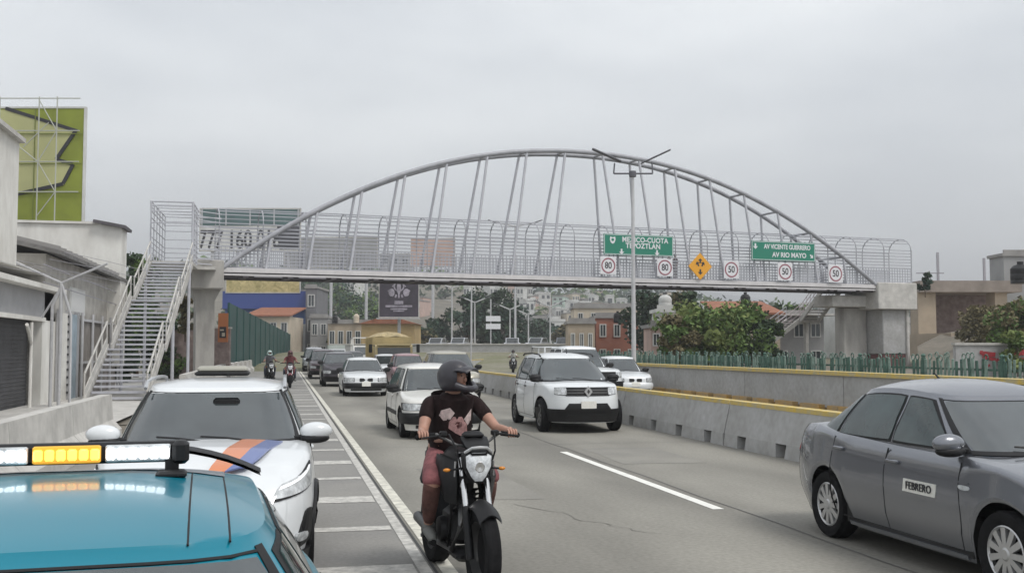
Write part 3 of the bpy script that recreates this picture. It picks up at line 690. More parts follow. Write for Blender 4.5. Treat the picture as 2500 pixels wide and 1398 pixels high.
tree('green bush at the foot of the slope by the red graffiti', gp(2485, 44, .6), 1.9, .8, ('leaf1', 'leaf2'), 11, 24, 110, .11, bare=.1, cat='bush', name='bush')
tree('small spiky plant on the ledge right of the bridge pier cap', gp(2262, 74, 5.6), 1.7, .7, ('leaf3', 'leaf5'), 12, 12, 60, .12, bare=.2, cat='plant', name='plant')
tree('leafy tree at the foot of the staircase, left of its lower flight', gp(285, 58, 0), 6.2, 2.3, ('leaf1', 'leaf3'), 31, 34, 120, .15, bare=.12)
tree('bush behind the staircase treads near the brown graffiti wall', gp(395, 60, 0), 4.2, 1.6, ('leaf3', 'leaf1'), 32, 26, 110, .14, bare=.08, cat='bush', name='bush')
tree('green tree behind the left staircase', gp(333, 63, 0), 8.0, 1.7, ('leaf1', 'leaf3'), 13, 34, 130, .15, bare=.2)
tree('dark dense hedge tree at the foot of the left staircase', gp(292, 53, 0), 3.8, 1.3, ('leaf3', 'leaf5'), 14, 26, 130, .13, bare=.05, cat='bush', name='bush')
tree('tall dark tree top left of the staircase cage', gp(326, 85, 0), 9.7, 1.4, ('leaf5', 'leaf3'), 15, 22, 100, .2, bare=.3)
tree('yellowing broad-leaved plant beside the left bridge pier', gp(452, 58, 2.4), 2.4, .75, ('leaf4', 'leaf4'), 16, 16, 70, .14, bare=.1, cat='plant', name='plant')
for i, (px, D, h, r, lv, lb_) in enumerate((
    (780, 190, 14.5, 9, ('leaf5', 'leaf3'), 'big dark green tree right of the blue building'), (850, 200, 12, 8, ('leaf1', 'leaf5'), 'green tree in the middle of the clump left of the crest billboard'),
    (905, 180, 9, 6, ('leaf1', 'leaf3'), 'lower green tree touching the crest billboard'), (735, 230, 19, 8, ('leaf5', 'leaf3'), 'tall dark tree directly above the blue building'),
    (1058, 150, 6.0, 2.9, ('leaf3', 'leaf5'), 'round dark tree right of the crest billboard'), (1140, 150, 9.6, 4.2, ('leaf3', 'leaf5'), 'dark tree between the thick pale masts'),
    (1205, 152, 10.5, 4.6, ('leaf3', 'leaf3'), 'tallest dark tree behind the white gantry panels'), (1240, 150, 8.5, 3.6, ('leaf5', 'leaf3'), 'dark tree right of the white gantry panels'),
    (1318, 190, 6.6, 4.5, ('leaf3', 'leaf5'), 'dusky tree below the white hillside flats'), (1378, 170, 5.6, 2.4, ('leaf3', 'leaf4'), 'brown-green tree left of the red brick house'),
    (1490, 210, 9, 3, ('leaf5', 'leaf3'), 'dark tree beyond the red brick house'), (1530, 150, 7.8, 3, ('leaf3', 'leaf4'), 'dark tree behind the street lamp pole'),
    (1030, 135, 4.5, 2.2, ('leaf3', 'leaf4'), 'small dark tree between crest billboard and lamp masts'), (830, 130, 5, 2.6, ('leaf4', 'leaf1'), 'dry tree before the ochre-roofed shed'),
    (1925, 95, 6, 2.5, ('leaf1', 'leaf3'), 'green tree top behind the brown-roofed house'))):
    tree(lb_, gp(px, D, max(0, hillz(px, D)) if D > 165 else 0), h, r, lv, 40+i, 30, 90, .3 if D > 120 else .2, bare=.2)
# far-off wood on the hillside
rnd = random.Random(5); mb = MB()
for k in range(520):
    px = rnd.uniform(-150, 2550) if k % 3 else rnd.uniform(700, 1600); D = rnd.uniform(225, 600); z = hillz(px, D); p = pt(px, 850, D)
    if 1000 < px < 1520 and D < 470 and k % 4: continue
    s = D/300; r = rnd.uniform(2, 4.2)*s
    leaf_cloud(mb, (p.x, p.y, z+r*.7), (r*1.3, r*1.3, r*.9), 46, .85*s, rnd, (rnd.choice((0, 1, 2)),)*2)
o = mb.build('woodland', ['leaf5', 'leaf3', 'leaf1'], fix=False); o['kind'] = 'stuff'; o['label'] = 'far-off woodland covering the hillside behind the town'

# ------------------------------------------------------------------ distant hills and mountains
for nm, D, tab, col in (('mountain', 3400, [(-1500, 690), (300, 668), (900, 662), (1150, 678), (1300, 690), (1450, 702), (1600, 704), (1750, 712), (1950, 742), (2300, 760), (3000, 740), (3800, 770)], (.05, .075, .09)),):
    mb = MB(); rows = []; N = 90; rnd = random.Random(2)
    prof = []
    for i in range(N): px = lerp(-1500, 3800, i/(N-1)); prof.append((px, interp(px, tab)+rnd.uniform(-2.5, 2.5)))
    for f, dd in ((0, -700), (.35, -420), (.7, -180), (1, 0), (.6, 500), (0, 1200)):
        row = []
        for px, py in prof:
            p = pt(px, 850, D+dd+rnd.uniform(-60, 60)*(f not in (0, 1))); row.append(Vector((p.x, p.y, -3+f*(pt(px, py, D).z+3)*(1+.05*math.sin(px*.02+f*9)*(f not in (0, 1))))))
        rows.append(row)
    mb.grid(rows); struct(mb.build(nm, mat('mountain_forest', col, .95, ns=.01, na=.4), smooth=True))

# ------------------------------------------------------------------ houses
WALLC = {'white': (.60, .60, .58), 'cream': (.55, .48, .38), 'pink': (.50, .36, .31), 'grey': (.30, .30, .30), 'mint': (.46, .56, .50), 'ochre': (.42, .30, .14), 'brick': (.30, .12, .08), 'tan': (.40, .33, .25), 'darkgrey': (.16, .16, .17), 'blue': (.10, .17, .38)}
for k, c in WALLC.items(): M['w_'+k] = mat('wall_'+k, c, .85, ns=.5, na=.2)
M['pane'] = mat('window_pane', (.035, .045, .05), .15, ior=1.6); M['roof_tile'] = mat('roof_tile', (.28, .11, .06), .85, ns=2, na=.3); M['roof_grey'] = mat('roof_concrete', (.28, .27, .26), .9, ns=1, na=.25)
def house(label, px0, px1, ytop, D, col, zb=None, storeys=2, cols=3, depth=7, turn=0, name='house', cat='house', group=None, roof='flat', wf=.5, ybot=None, extra=None, wins=True):
    a, b = pt(px0, 850, D), pt(px1, 850, D); w_ = (b-a).length; zt = pt((px0+px1)/2, ytop, D).z
    if zb is None: zb = (pt(px0, ybot, D).z if ybot else min(hillz(px0, D), hillz(px1, D)) if D > 165 else 0)-.3
    c = (a+b)/2; r = thing(name, label, cat, (c.x, c.y, zb), -YAW+turn, group); h = zt-zb
    m = MB(); m.box((0, depth/2, h/2), (w_, depth, h)); m.build('wall', 'w_'+col, r)
    m = MB()
    if roof == 'flat':
        m.box((0, depth/2, h+.12), (w_+.3, depth+.3, .24)); m.box((0, -.02, h+.35), (w_+.06, .15, .3)); m.build('roof', 'roof_grey' if col != 'white' else 'w_white', r)
    elif roof == 'gable':
        m.prism([(-w_/2-.3, h), (w_/2+.3, h), (0, h+w_*.16)], -.4, depth+.4, 'Y'); m.build('roof', 'roof_tile', r)
    elif roof == 'shed':
        m.prism([(-.5, h), (depth+.3, h+1.2), (depth+.3, h+1.35), (-.5, h+.15)], -w_/2-.3, w_/2+.3, 'X'); m.build('roof', 'roof_tile', r)
    if wins:
        fh = min(h/storeys, 3.2); ww = w_/cols*wf; wh = fh*.45
        for s in range(storeys):
            z = h-fh*(s+.5)
            if z < wh: continue
            for k in range(cols):
                x = -w_/2+w_*(k+.5)/cols
                if storeys*cols > 4 and ((k*7+s*5+int(px0)) % 6 == 0): continue
                m = MB(); q = ww/2; 
                for bx_ in ((0, wh/2+.04, ww+.16, .08), (0, -wh/2-.04, ww+.16, .08)): m.box((x, -.03, z+bx_[1]), (bx_[2], .1, bx_[3]))
                for sg in (-1, 1): m.box((x+sg*(q+.04), -.03, z), (.08, .1, wh))
                m.add([(x-q, -.012, z-wh/2), (x+q, -.012, z-wh/2), (x+q, -.012, z+wh/2), (x-q, -.012, z+wh/2)], [(0, 1, 2, 3)], 1); m.box((x, -.02, z), (.05, .04, wh))
                m.build('window', ['w_grey' if col == 'white' else 'w_white', 'pane'], r)
    return r, w_, h
def tank(label, px, ytop, ybot, D, col, wpx=22, cat='water tank'):
    a = pt(px, ybot, D); zt = pt(px, ytop, D).z; r_ = wpx/2*D/F_PX; h = zt-a.z
    t = thing('water_tank', label, cat, (a.x, a.y, a.z)); m = MB(); m.lathe([(.001, 0), (r_, 0), (r_, h*.12), (r_*.97, h*.15), (r_, h*.18), (r_, h*.42), (r_*.97, h*.45), (r_, h*.48), (r_, h*.7), (r_*.7, h*.85), (r_*.32, h*.9), (r_*.3, h), (.001, h)], n=20); m.build('tank', col, t, 40)
    m = MB(); m.lathe([(r_*.34, h*.96), (r_*.34, h*1.03), (.001, h*1.04)], n=14); m.build('lid', 'black', t, 40); return t
# hillside town
rnd = random.Random(21); rws = []
FAR = [(1035, 1082, 684, 'white', 3, 2), (1090, 1124, 695, 'white', 3, 2), (1128, 1150, 688, 'white', 2, 2), (1162, 1192, 690, 'white', 3, 2), (1196, 1232, 696, 'cream', 3, 2), (1236, 1268, 702, 'white', 2, 3),
       (1272, 1305, 722, 'white', 3, 3), (1308, 1345, 716, 'white', 3, 3), (1348, 1376, 724, 'mint', 4, 2), (1380, 1412, 735, 'white', 2, 3), (1416, 1458, 738, 'white', 4, 3), (1462, 1480, 748, 'cream', 2, 1),
       (1040, 1078, 722, 'pink', 2, 2), (1082, 1100, 735, 'white', 2, 1), (1276, 1300, 745, 'white', 1, 2), (1352, 1378, 755, 'white', 3, 2), (1384, 1404, 765, 'cream', 2, 1), (1300, 1335, 776, 'grey', 1, 3), (1345, 1380, 784, 'white', 1, 3),
       (940, 985, 688, 'grey', 2, 3), (870, 895, 700, 'white', 2, 2), (905, 922, 712, 'white', 2, 1), (815, 835, 735, 'white', 1, 1), (826, 842, 724, 'white', 1, 1), (1480, 1500, 722, 'white', 2, 1), (1505, 1528, 730, 'white', 2, 2), (1600, 1626, 735, 'white', 2, 1), (1560, 1590, 726, 'cream', 2, 2), (1690, 1720, 738, 'white', 1, 2), (1955, 1985, 742, 'white', 1, 2)]
HUE = {'white': 'white', 'cream': 'cream', 'mint': 'pale mint', 'pink': 'pinkish', 'grey': 'grey'}
for i, (a, b, yt, col, st, cl) in enumerate(sorted(FAR)):
    D = lerp(470, 240, max(0, min(1, (yt-685)/95)))+rnd.uniform(-15, 15)
    house('%s hillside house with %s, %s from the left among the far houses' % (HUE[col], 'one storey' if st == 1 else '%d storeys' % st, ORD[i]), a, b, yt, D, col, None, st, cl, 9, rnd.uniform(-.3, .3), group='houses of the hillside town')
n = 0
for k in range(110):
    px = rnd.uniform(1270, 1760) if k % 3 == 0 else rnd.uniform(740, 1500); D = rnd.uniform(250, 560); w_ = rnd.uniform(10, 24)*300/D; zt = hillz(px, D)+rnd.uniform(3.5, 7)
    py = 850-(zt-1.75)*F_PX/D
    if py > 800 or py < 676: continue
    n += 1
    house('small far house %d, %s walls, among trees on the hillside' % (n, rnd.choice(('pale', 'whitish', 'light'))), px, px+w_, py, D, rnd.choice(('white', 'white', 'cream', 'pink', 'grey')), None, 2, 2, 8, rnd.uniform(-.4, .4), group='small houses scattered over the hillside')

def billboard(label, px0, px1, y0, y1, D, mt, zb=0, posts=2, turn=0, name='billboard', frame='concrete', t=.3):
    a, b = pt(px0, 850, D), pt(px1, 850, D); c = (a+b)/2; w_ = (b-a).length; z1, z0 = pt((px0+px1)/2, y0, D).z, pt((px0+px1)/2, y1, D).z
    r = thing(name, label, 'billboard', (c.x, c.y, zb), -YAW+turn); m = MB(); m.box((0, 0, (z0+z1)/2-zb), (w_, t, z1-z0)); m.build('panel', mt, r)
    m = MB(); f = max(.06, w_*.012)
    for q in (-1, 1): m.box((q*w_/2, 0, (z0+z1)/2-zb), (f, t+.08, z1-z0+f)); m.box((0, 0, (z1 if q > 0 else z0)-zb), (w_, t+.07, f))
    m.build('frame', frame, r)
    for k in range(posts): x = 0 if posts == 1 else lerp(-w_*.38, w_*.38, k/(posts-1)); m = MB(); m.tube([(x, t/2+.12, 0), (x, t/2+.12, z1-zb-.1)], .0012*D+.04, 8); m.build('post', 'pole', r)
    return r, w_, z0-zb, z1-zb
mural = mat('mural', (.62, .52, .26), .7, ns=.9, alt=(.26, .22, .08)); mural.node_tree.nodes['Noise Texture'].inputs['Distortion'].default_value = 1.8
# left background cluster
billboard('large blank grey billboard seen through the footbridge cage', 692, 920, 578, 652, 160, 'w_grey', 0, 3)
house('small grey block beside the big grey building behind the bridge cage', 925, 1000, 622, 300, 'grey', None, 2, 3, 14, name='building', cat='building')
billboard('blank peach-pink billboard above the bridge deck right of the grey one', 1002, 1110, 580, 650, 150, 'w_pink', 0, 1)
bb, w_, h_ = house('long royal blue shopfront building beside the road', 548, 752, 715, 134, 'blue', 0, 1, 3, 12, wins=False, name='shop_building', cat='building')
m = MB(); m.box((0, -.6, h_-.9), (w_+.1, 1.0, 2.2)); m.build('canopy', mat('blue_canopy', (.03, .06, .24), .5), bb); m = MB(); m.box((w_*.42, -.25, 2.6), (w_*.16, .5, 4.4)); m.build('corner_panel', 'w_white', bb)
house('grey-blue narrow tower at the right end of the blue shop building', 745, 772, 703, 131, 'darkgrey', 0, 3, 1, 8, name='building', cat='building')
house('pale blue-grey low shop right of the blue building', 757, 800, 776, 128, 'grey', 0, 2, 2, 8, name='shop_building', cat='building')
house('peach house with a red sloped roof behind the green hoarding', 602, 706, 772, 122, 'cream', 0, 2, 4, 8, roof='shed')
house('ochre-roofed long low shed behind the box truck', 800, 905, 790, 124, 'tan', 0, 1, 5, 8, name='shed', cat='building')
house('brown warehouse with pale gable end behind the dump truck', 882, 1012, 790, 116, 'ochre', 0, 1, 2, 8, roof='gable', wins=False, name='warehouse', cat='building')
tank('cream water tank on the shed roof right of the green trees', 870, 764, 788, 124, 'w_cream', 14); tank('small dark tank on the shed roof', 818, 768, 788, 124, 'black', 13)
# green hoarding
ga, gb = pt(556, 850, 71), pt(706, 850, 122); d_ = gb-ga; L_ = math.hypot(d_.x, d_.y)
gr = thing('hoarding', 'tall dark green hoarding along the left road edge', 'hoarding', (ga.x, ga.y, 0), math.atan2(d_.y, d_.x))
za = pt(556, 738, 71).z; zb_ = pt(706, 815, 122).z
m = MB(); m.prism([(0, 0), (L_, 0), (L_, zb_), (L_*.5, (za+zb_)/2), (0, za)], -.05, .05, 'Y'); m.build('panel', mat('green_hoarding', (.012, .06, .055), .6, ns=.5, na=.3), gr)
m = MB()
for k in range(14): m.box((L_*k/13, -.08, lerp(za, zb_, k/13)/2), (.12, .08, lerp(za, zb_, k/13)))
m.build('batten', mat('green_batten', (.02, .08, .07), .6), gr)
# graffiti wall behind the left pier
def wallbox(name, label, px0, px1, ytop, D, mt, zb=0, t=.3, cat='wall', cop=True):
    a, b = pt(px0, 850, D), pt(px1, 850, D); c = (a+b)/2; w_ = (b-a).length; zt = pt((px0+px1)/2, ytop, D).z; r = thing(name, label, cat, (c.x, c.y, zb), -YAW)
    m = MB(); m.box((0, 0, (zt-zb)/2), (w_, t, zt-zb)); m.build('wall', mt, r)
    if cop: m = MB(); m.box((0, 0, zt-zb+.05), (w_+.1, t+.12, .1)); m.build('coping', 'concrete', r)
    return r
wallbox('wall', 'brown graffiti-covered wall behind the left bridge pier', 398, 562, 802, 60.5, 'graffiti')
r = wallbox('noticeboard', 'orange framed board with a dark emblem right of the left pier', 532, 556, 764, 59.8, mat('orange_board', (.45, .16, .06), .7), zb=2.1, t=.08, cat='sign', cop=False)
m = MB(); m.box((0, -.06, .55), (.36, .03, .62)); m.build('emblem', 'ink', r); m = MB(); m.box((.04, -.085, .42), (.16, .02, .2)); m.box((-.05, -.085, .68), (.2, .02, .08)); m.build('emblem_mark', 'w_cream', r)
# yellow mural billboard
billboard('yellow and cream painted billboard above the blue shopfront', 550, 731, 669, 714, 133, mural, 0, 3)
r, w_, z0, z1 = billboard('white phone number billboard above the mural, seen through the arch', 484, 730, 507, 611, 140, 'w_white', 0, 4)
H_ = z1-z0
m = MB(); m.box((0, -.18, z1-H_*.21), (w_*.985, .06, H_*.38)); m.build('teal_banner', mat('teal_banner', (.07, .13, .13), .6, ns=.3, na=.3), r)
m = MB(); m.prism([(w_*.30, z0+.2), (w_*.49, z0+.2), (w_*.49, z1-H_*.42), (w_*.27, z1-H_*.42)], -.22, -.16, 'Y'); m.build('dark_wedge', mat('dark_wedge', (.05, .05, .06), .6), r)
text_part('777 160 0187', H_*.60, 'ink', r, (-w_*.06, -.17, z0+H_*.25), bold=.075, sx=.64, name='phone_number')
m = MB()
for k in range(5): m.box((-w_*.48+w_*.24*k, -.24, z1-H_*.2), (.16, .06, H_*.4))
m.build('banner_rib', 'pole', r)
# dark crest billboard
r, w_, z0, z1 = billboard('dark purple-black billboard with a pale crest and lettering', 925, 1022, 674, 774, 108, mat('dark_board', (.045, .035, .05), .6, ns=1.2, na=.5), 0, 1)
M['crest'] = mat('crest_print', (.34, .31, .36), .6, ns=2.2, na=.5); H_ = z1-z0; m = MB(); zc = z0+H_*.64
m.lathe([(.42, -.19), (.42, -.17), (.56, -.17), (.56, -.19)], 'Y', (0, 0, zc+.50), 22)
for a in range(9): t = R(200+a*17.5); m.box((1.05*math.cos(t), -.18, zc+.35+.9*math.sin(t)), (.30, .04, .16), ry=-t)
m.prism([(-.16, zc+.75), (.16, zc+.75), (.22, zc+.1), (0, zc-.5), (-.22, zc+.1)], -.2, -.16, 'Y')
for q in (-1, 1): m.ell((q*.75, -.18, zc-.15), (.32, .03, .4), 10, 8); m.box((q*.5, -.18, zc+.6), (.5, .04, .1), ry=q*.7)
m.box((0, -.18, z0+H_*.36), (.9, .04, .34)); m.box((0, -.18, z0+H_*.27), (2.7, .04, .2)); m.box((0, -.18, z0+H_*.20), (1.7, .04, .16)); m.box((0, -.18, z0+H_*.15), (1.1, .04, .1)); m.build('crest', 'crest', r)
m = MB(); m.box((0, -.5, z0-.15), (w_+.3, 1.1, .10)); m.build('catwalk', 'pole', r)
# right background
house('red brick house with pale top beside the street lamp', 1455, 1558, 776, 96, 'brick', 0, 2, 3, 7, wf=.35)
house('pinkish upper block behind the red brick house', 1402, 1560, 752, 104, 'cream', 0, 3, 5, 6, wf=.3)
house('narrow timber-brown shed left of the red brick house', 1388, 1452, 790, 92, 'tan', 0, 1, 3, 5, wf=.3, name='shed', cat='building')
tank('dark water tank on the brick house roof', 1508, 760, 788, 94, 'black', 20)
house('pale masonry tower carrying the white tank', 1606, 1644, 762, 72, 'white', 0, 3, 1, 3, wf=.4, name='tower', cat='building')
tank('white rounded water tank on the pale tower', 1624, 716, 758, 72.8, 'w_white', 32)
house('pink rendered wall house behind the bushes by the lamp', 1590, 1640, 800, 70, 'pink', 0, 2, 2, 4)
house('brown-roofed house behind the green trees', 1762, 1905, 768, 80, 'tan', 0, 2, 4, 7, roof='shed')
tank('black water tank on the brown roof behind the trees', 1820, 714, 750, 84, 'black', 24)
r, w_, h_ = house('low grey house with pale slab roof left of the right staircase', 1890, 2012, 772, 82, 'grey', 0, 2, 3, 7); m = MB(); m.box((0, -.6, h_+.1), (w_+1.6, 1.8, .14)); m.build('slab', 'concrete', r)
house('white block house behind the right bridge stairs', 2040, 2100, 742, 88, 'white', 0, 2, 2, 5, name='house')
# elevated beam structure right of the right pier
r = thing('elevated_slab', 'brown concrete deck and columns right of the bridge pier', 'building', (*gp(2370, 78)[:2], .6), -YAW)
D = 78; k = D/F_PX; zz = lambda py: pt(2370, py, D).z-.6
def pbox(mb, px0, px1, py0, py1, y0, y1, mi=0): mb.box((((px0+px1)/2-2370)*k, (y0+y1)/2, (zz(py0)+zz(py1))/2), ((px1-px0)*k, y1-y0, abs(zz(py0)-zz(py1))), mi=mi)
m = MB(); pbox(m, 2250, 2500, 684, 712, 0, 6); m.build('beam', mat('brown_concrete', (.27, .23, .20), .85, ns=.8, na=.3), r)
for a, b in ((2250, 2294), (2440, 2470)): m = MB(); pbox(m, a, b, 712, 815, .5, 2); m.build('column', 'w_tan', r)
m = MB(); pbox(m, 2294, 2520, 712, 815, 5, 5.6); m.build('back_wall', 'graffiti', r)
m = MB(); pbox(m, 2240, 2560, 815, 868, -6, 6); m.build('retaining_wall', 'w_tan', r)
m = MB()
for px, y0 in ((2298, 614), (2412, 628)): pbox(m, px-2.5, px+2.5, y0, 690, .2, .35)
m.build('rod', 'girder_mid', r); m = MB(); pbox(m, 2244, 2312, 664, 666.5, .2, .3); m.build('railing', 'girder_mid', r)
house('pale grey rooftop block at the right picture edge', 2456, 2560, 624, 84, 'grey', 5.2, 1, 1, 2.5, wins=False, name='building', cat='building'); tank('black water tank at the right picture edge', 2492, 640, 692, 70, 'black', 46)
w_r = wallbox('wall', 'grey low wall with red graffiti behind the green fence on the right', 2330, 2560, 842, 45, 'concrete_cool', zb=.6)
m = MB(); rnd = random.Random(3)
for i in range(26):
    a = rnd.uniform(-.9, .95); z = rnd.uniform(.35, 1.0); m.box((a, -.17-.002*i, z), (rnd.uniform(.12, .5), .02, rnd.uniform(.06, .2)), ry=rnd.uniform(-.9, .9))
m.build('graffiti', mat('red_graffiti', (.42, .04, .05), .7, ns=4, na=.4), w_r)
# slope
mb = MB(); rows = []
for D, z in ((46, .6), (54, 1.0), (60, 2.0), (66, 2.8), (74, 3.1)):
    rows.append([Vector((*gp(px, D)[:2], z*(0.75+.25*math.sin(px*.02+D)) if D > 50 else .59)) for px in range(2240, 3200, 60)])
mb.grid(rows); struct(mb.build('slope', 'dirt', smooth=True))

# ------------------------------------------------------------------ left side buildings (plane x = -7.2 parallel to the road)
def yl(px, X=-7.2): return -X/math.tan(-(math.atan((px-1250)/F_PX)+YAW))
def zl(px, py, X=-7.2):
    y = yl(px, X); v = Vector((X, y, 0)); D = v.dot(Vector((math.sin(YAW), math.cos(YAW), 0))); return CAMZ+(850-py)/F_PX*D
M['render'] = mat('white_render', (.76, .75, .71), .85, ns=1.3, bump=.15, alt=(.56, .54, .50), stretch=(1, 1, .5)); M['render2'] = mat('stained_render', (.60, .58, .54), .9, ns=1.6, alt=(.36, .34, .31)); M['band'] = mat('grey_band', (.36, .36, .37), .8, ns=1.2, na=.15)
def facade(label, name, cat, x, y0, y1, z0, z1, mt, dep=6, group=None):
    r = thing(name, label, cat, (x, y0, 0)); m = MB(); m.box((-dep/2, (y1-y0)/2, (z0+z1)/2), (dep, y1-y0, z1-z0)); m.build('wall', mt, r); return r
ya, yb = 18, yl(36)
r = facade('tall plain white wall block at the left picture edge', 'building', 'building', -7.2, ya, yb, 4.0, zl(36, 345), 'render')
m = MB(); m.box((.02, (yb-ya)/2, zl(36, 345)+.05), (.3, yb-ya, .12)); m.build('coping', 'concrete', r)
yg0, yg1 = 20, yl(95)
r = thing('garage_building', 'white garage with a dark grey shutter at the left edge', 'garage', (-7.2, yg0, 0))
z1 = 3.55; m = MB(); m.box((-3, (yl(130)-yg0)/2, 3.05), (6, yl(130)-yg0, .9)); m.build('lintel', 'band', r)
m = MB(); m.box((.12, (yl(130)-yg0)/2, 3.56), (.5, yl(130)-yg0+.2, .14)); m.box((-.05, (yg1+yl(130))/2-yg0, 1.3), (.3, yl(130)-yg1, 2.6)); m.box((-3.4, 0, 1.3), (6, .3, 2.6)); m.box((-3, (yl(130)-yg0)/2, 4.0), (6, yl(130)-yg0, .02)); m.build('wall', 'render', r)
m = MB(); m.box((-.35, (yg1-yg0)/2, 1.3), (.08, yg1-yg0, 2.6))
for k in range(24): m.box((-.29, (yg1-yg0)/2, .06+k*.108), (.03, yg1-yg0, .02))
m.build('shutter', mat('shutter_grey', (.075, .075, .08), .6, ns=1.5, na=.3), r)
m = MB(); m.box((.06, (yg1-yg0)/2, 2.62), (.16, yg1-yg0+.6, .12)); m.tube([(.1, yg1-yg0-1.4, 0), (.1, yg1-yg0-1.4, 2.5)], .05, 8); m.tube([(.1, yg1-yg0-1.4, 1.9), (.35, yg1-yg0-3.1, 2.4)], .05, 8); m.build('door_frame', 'render', r)
# upper block with terrace parapet
X2 = -6.5; r = thing('building', 'white upper storey with balustrade vents and a dark roof lip, behind the shed', 'building', (-10.9, 47, 0))
p_ = pt(160, 542, 43.7); H2 = p_.z; m = MB(); m.box((0, .8, (4+H2)/2-1.5), (8.4, 1.6, H2-1)); m.build('wall', 'render', r)
for k in range(9): m = MB(); m.box((-2.45+k*.25, -.03, H2-1.0), (.10, .1, .62)); m.build('vent_slot', 'band', r)
m = MB(); m.box((-2.2, -.06, H2-1.65), (2.6, .16, .08)); m.build('ledge', 'render2', r)
m = MB(); m.box((3.75, .7, H2+.02), (1.3, 2.0, .12), ry=R(10)); m.build('roof_lip', 'girder', r); m = MB(); m.box((-.4, .8, H2+.06), (7.6, 1.8, .1)); m.build('coping', 'render', r)
# shed with a slanting dark roof
ys0, ys1 = yl(108), yl(268); ze = zl(112, 600)
r = facade('stained white shed with a dark sagging roof, left of the staircase', 'shed', 'building', -7.2, ys0, ys1, 0, ze-.25, 'render2', 5)
m = MB(); m.prism([(-5.4, ze+1.2), (.55, ze-.2), (.55, ze-.32), (-5.4, ze+1.05)], -.6, ys1-ys0+1.2, 'Y'); m.build('roof', 'roof_dark', r)
m = MB()
for k in range(16): m.box((-.6, (ys1-ys0+1.2)*k/15-.3, ze+.16), (2.2, .10, .10), ry=R(13.3))
m.build('roof_batten', mat('grey_timber', (.3, .29, .28), .8), r)
yw0 = yl(165)-ys0; yw1 = yl(203)-ys0; zw0, zw1 = zl(185, 768), zl(185, 705)
m = MB(); m.box((.03, (yw0+yw1)/2, (zw0+zw1)/2), (.06, yw1-yw0, zw1-zw0)); m.build('window', 'w_white', r)
m = MB(); m.box((.065, (yw0+yw1)/2, (zw0+zw1)/2), (.02, (yw1-yw0)*.82, (zw1-zw0)*.82)); m.build('window_panel', mat('whitish_panel', (.66, .66, .65), .6), r)
m = MB()
for py in (700, 660): m.tube([(.35, -2, zl(120, py)), (.35, ys1-ys0, zl(120, py)-.1)], .02, 5)
m.build('pipe', 'girder_mid', r)
r = thing('entrance_door', 'pale blue and white metal doorway beside the garage', 'door', (-7.05, yl(128), 0))
m = MB(); L1 = yl(150)-yl(128); L2 = yl(172)-yl(128); m.box((0, L1/2, 1.45), (.12, L1, 2.9)); m.build('white_leaf', 'render', r); m = MB(); m.box((.02, (L1+L2)/2, 1.45), (.12, L2-L1, 2.9)); m.build('blue_leaf', mat('pale_blue_metal', (.30, .37, .42), .6, ns=3, na=.2), r)
m = MB()
for k in range(11): m.box((.09, L1-.02, .3+k*.25), (.06, .12, .07))
m.build('hinge', 'ink', r); m = MB()
for q in (0, L1, L2): m.box((.06, q, 1.5), (.16, .09, 3.0))
m.build('door_frame', 'band', r)
r = thing('sheet_fence', 'rusty grey sheet metal wall with posts left of the staircase', 'fence', (-7.0, yl(178), 0)); L_ = yl(270)-yl(178)
m = MB(); m.box((0, L_/2, 1.4), (.06, L_, 2.8)); m.build('sheet', mat('rusty_sheet', (.28, .26, .24), .8, ns=1.1, alt=(.15, .13, .115)), r)
for k in range(5): m = MB(); m.tube([(.12, L_*k/4, 0), (.12, L_*k/4, 3.0)], .05, 8); m.build('post', 'pole', r)
m = MB(); m.box((.08, L_/2, 1.25), (.06, L_, .08)); m.box((.08, L_/2, 2.75), (.06, L_, .08)); m.build('rail', 'pole', r)
# Y-armed fence post with wire
b = pt(146, 850, 31); r = thing('wire_post', 'grey post with three slanting barbed wire arms before the white doorway', 'post', (b.x, b.y, 0), -YAW); k = 31/F_PX
zt = lambda py: pt(146, py, 31).z
m = MB(); m.tube([(-.25, 0, 0), (-.25, 0, zt(745)), (0, 0, zt(700))], .045, 8); m.tube([(0, 0, 0), (0, 0, zt(690))], .05, 8); m.tube([(.32, 0, 0), (.30, 0, zt(770)), (.0, 0, zt(690))], .04, 8); m.build('post', 'pole', r, 40)
for a, bb_ in (((0, 690), (-115, 638)), ((0, 690), (112, 642)), ((0, 700), (-46, 775))): m = MB(); m.tube([(a[0]*k, 0, zt(a[1])), (bb_[0]*k, 0, zt(bb_[1]))], .035, 6); m.build('arm', 'pole', r)
m = MB()
for q in range(3):
    x = (-115+q*38)*k; z = zt(638+q*17); m.tube([(x, -3, z+.06), (x, 0, z+.06), (x, 5, z)], .008, 4)
    x = (112-q*34)*k; z = zt(642+q*15); m.tube([(x, -3, z+.06), (x, 0, z+.06), (x, 5, z)], .008, 4)
m.build('barbed_wire', 'girder_mid', r)
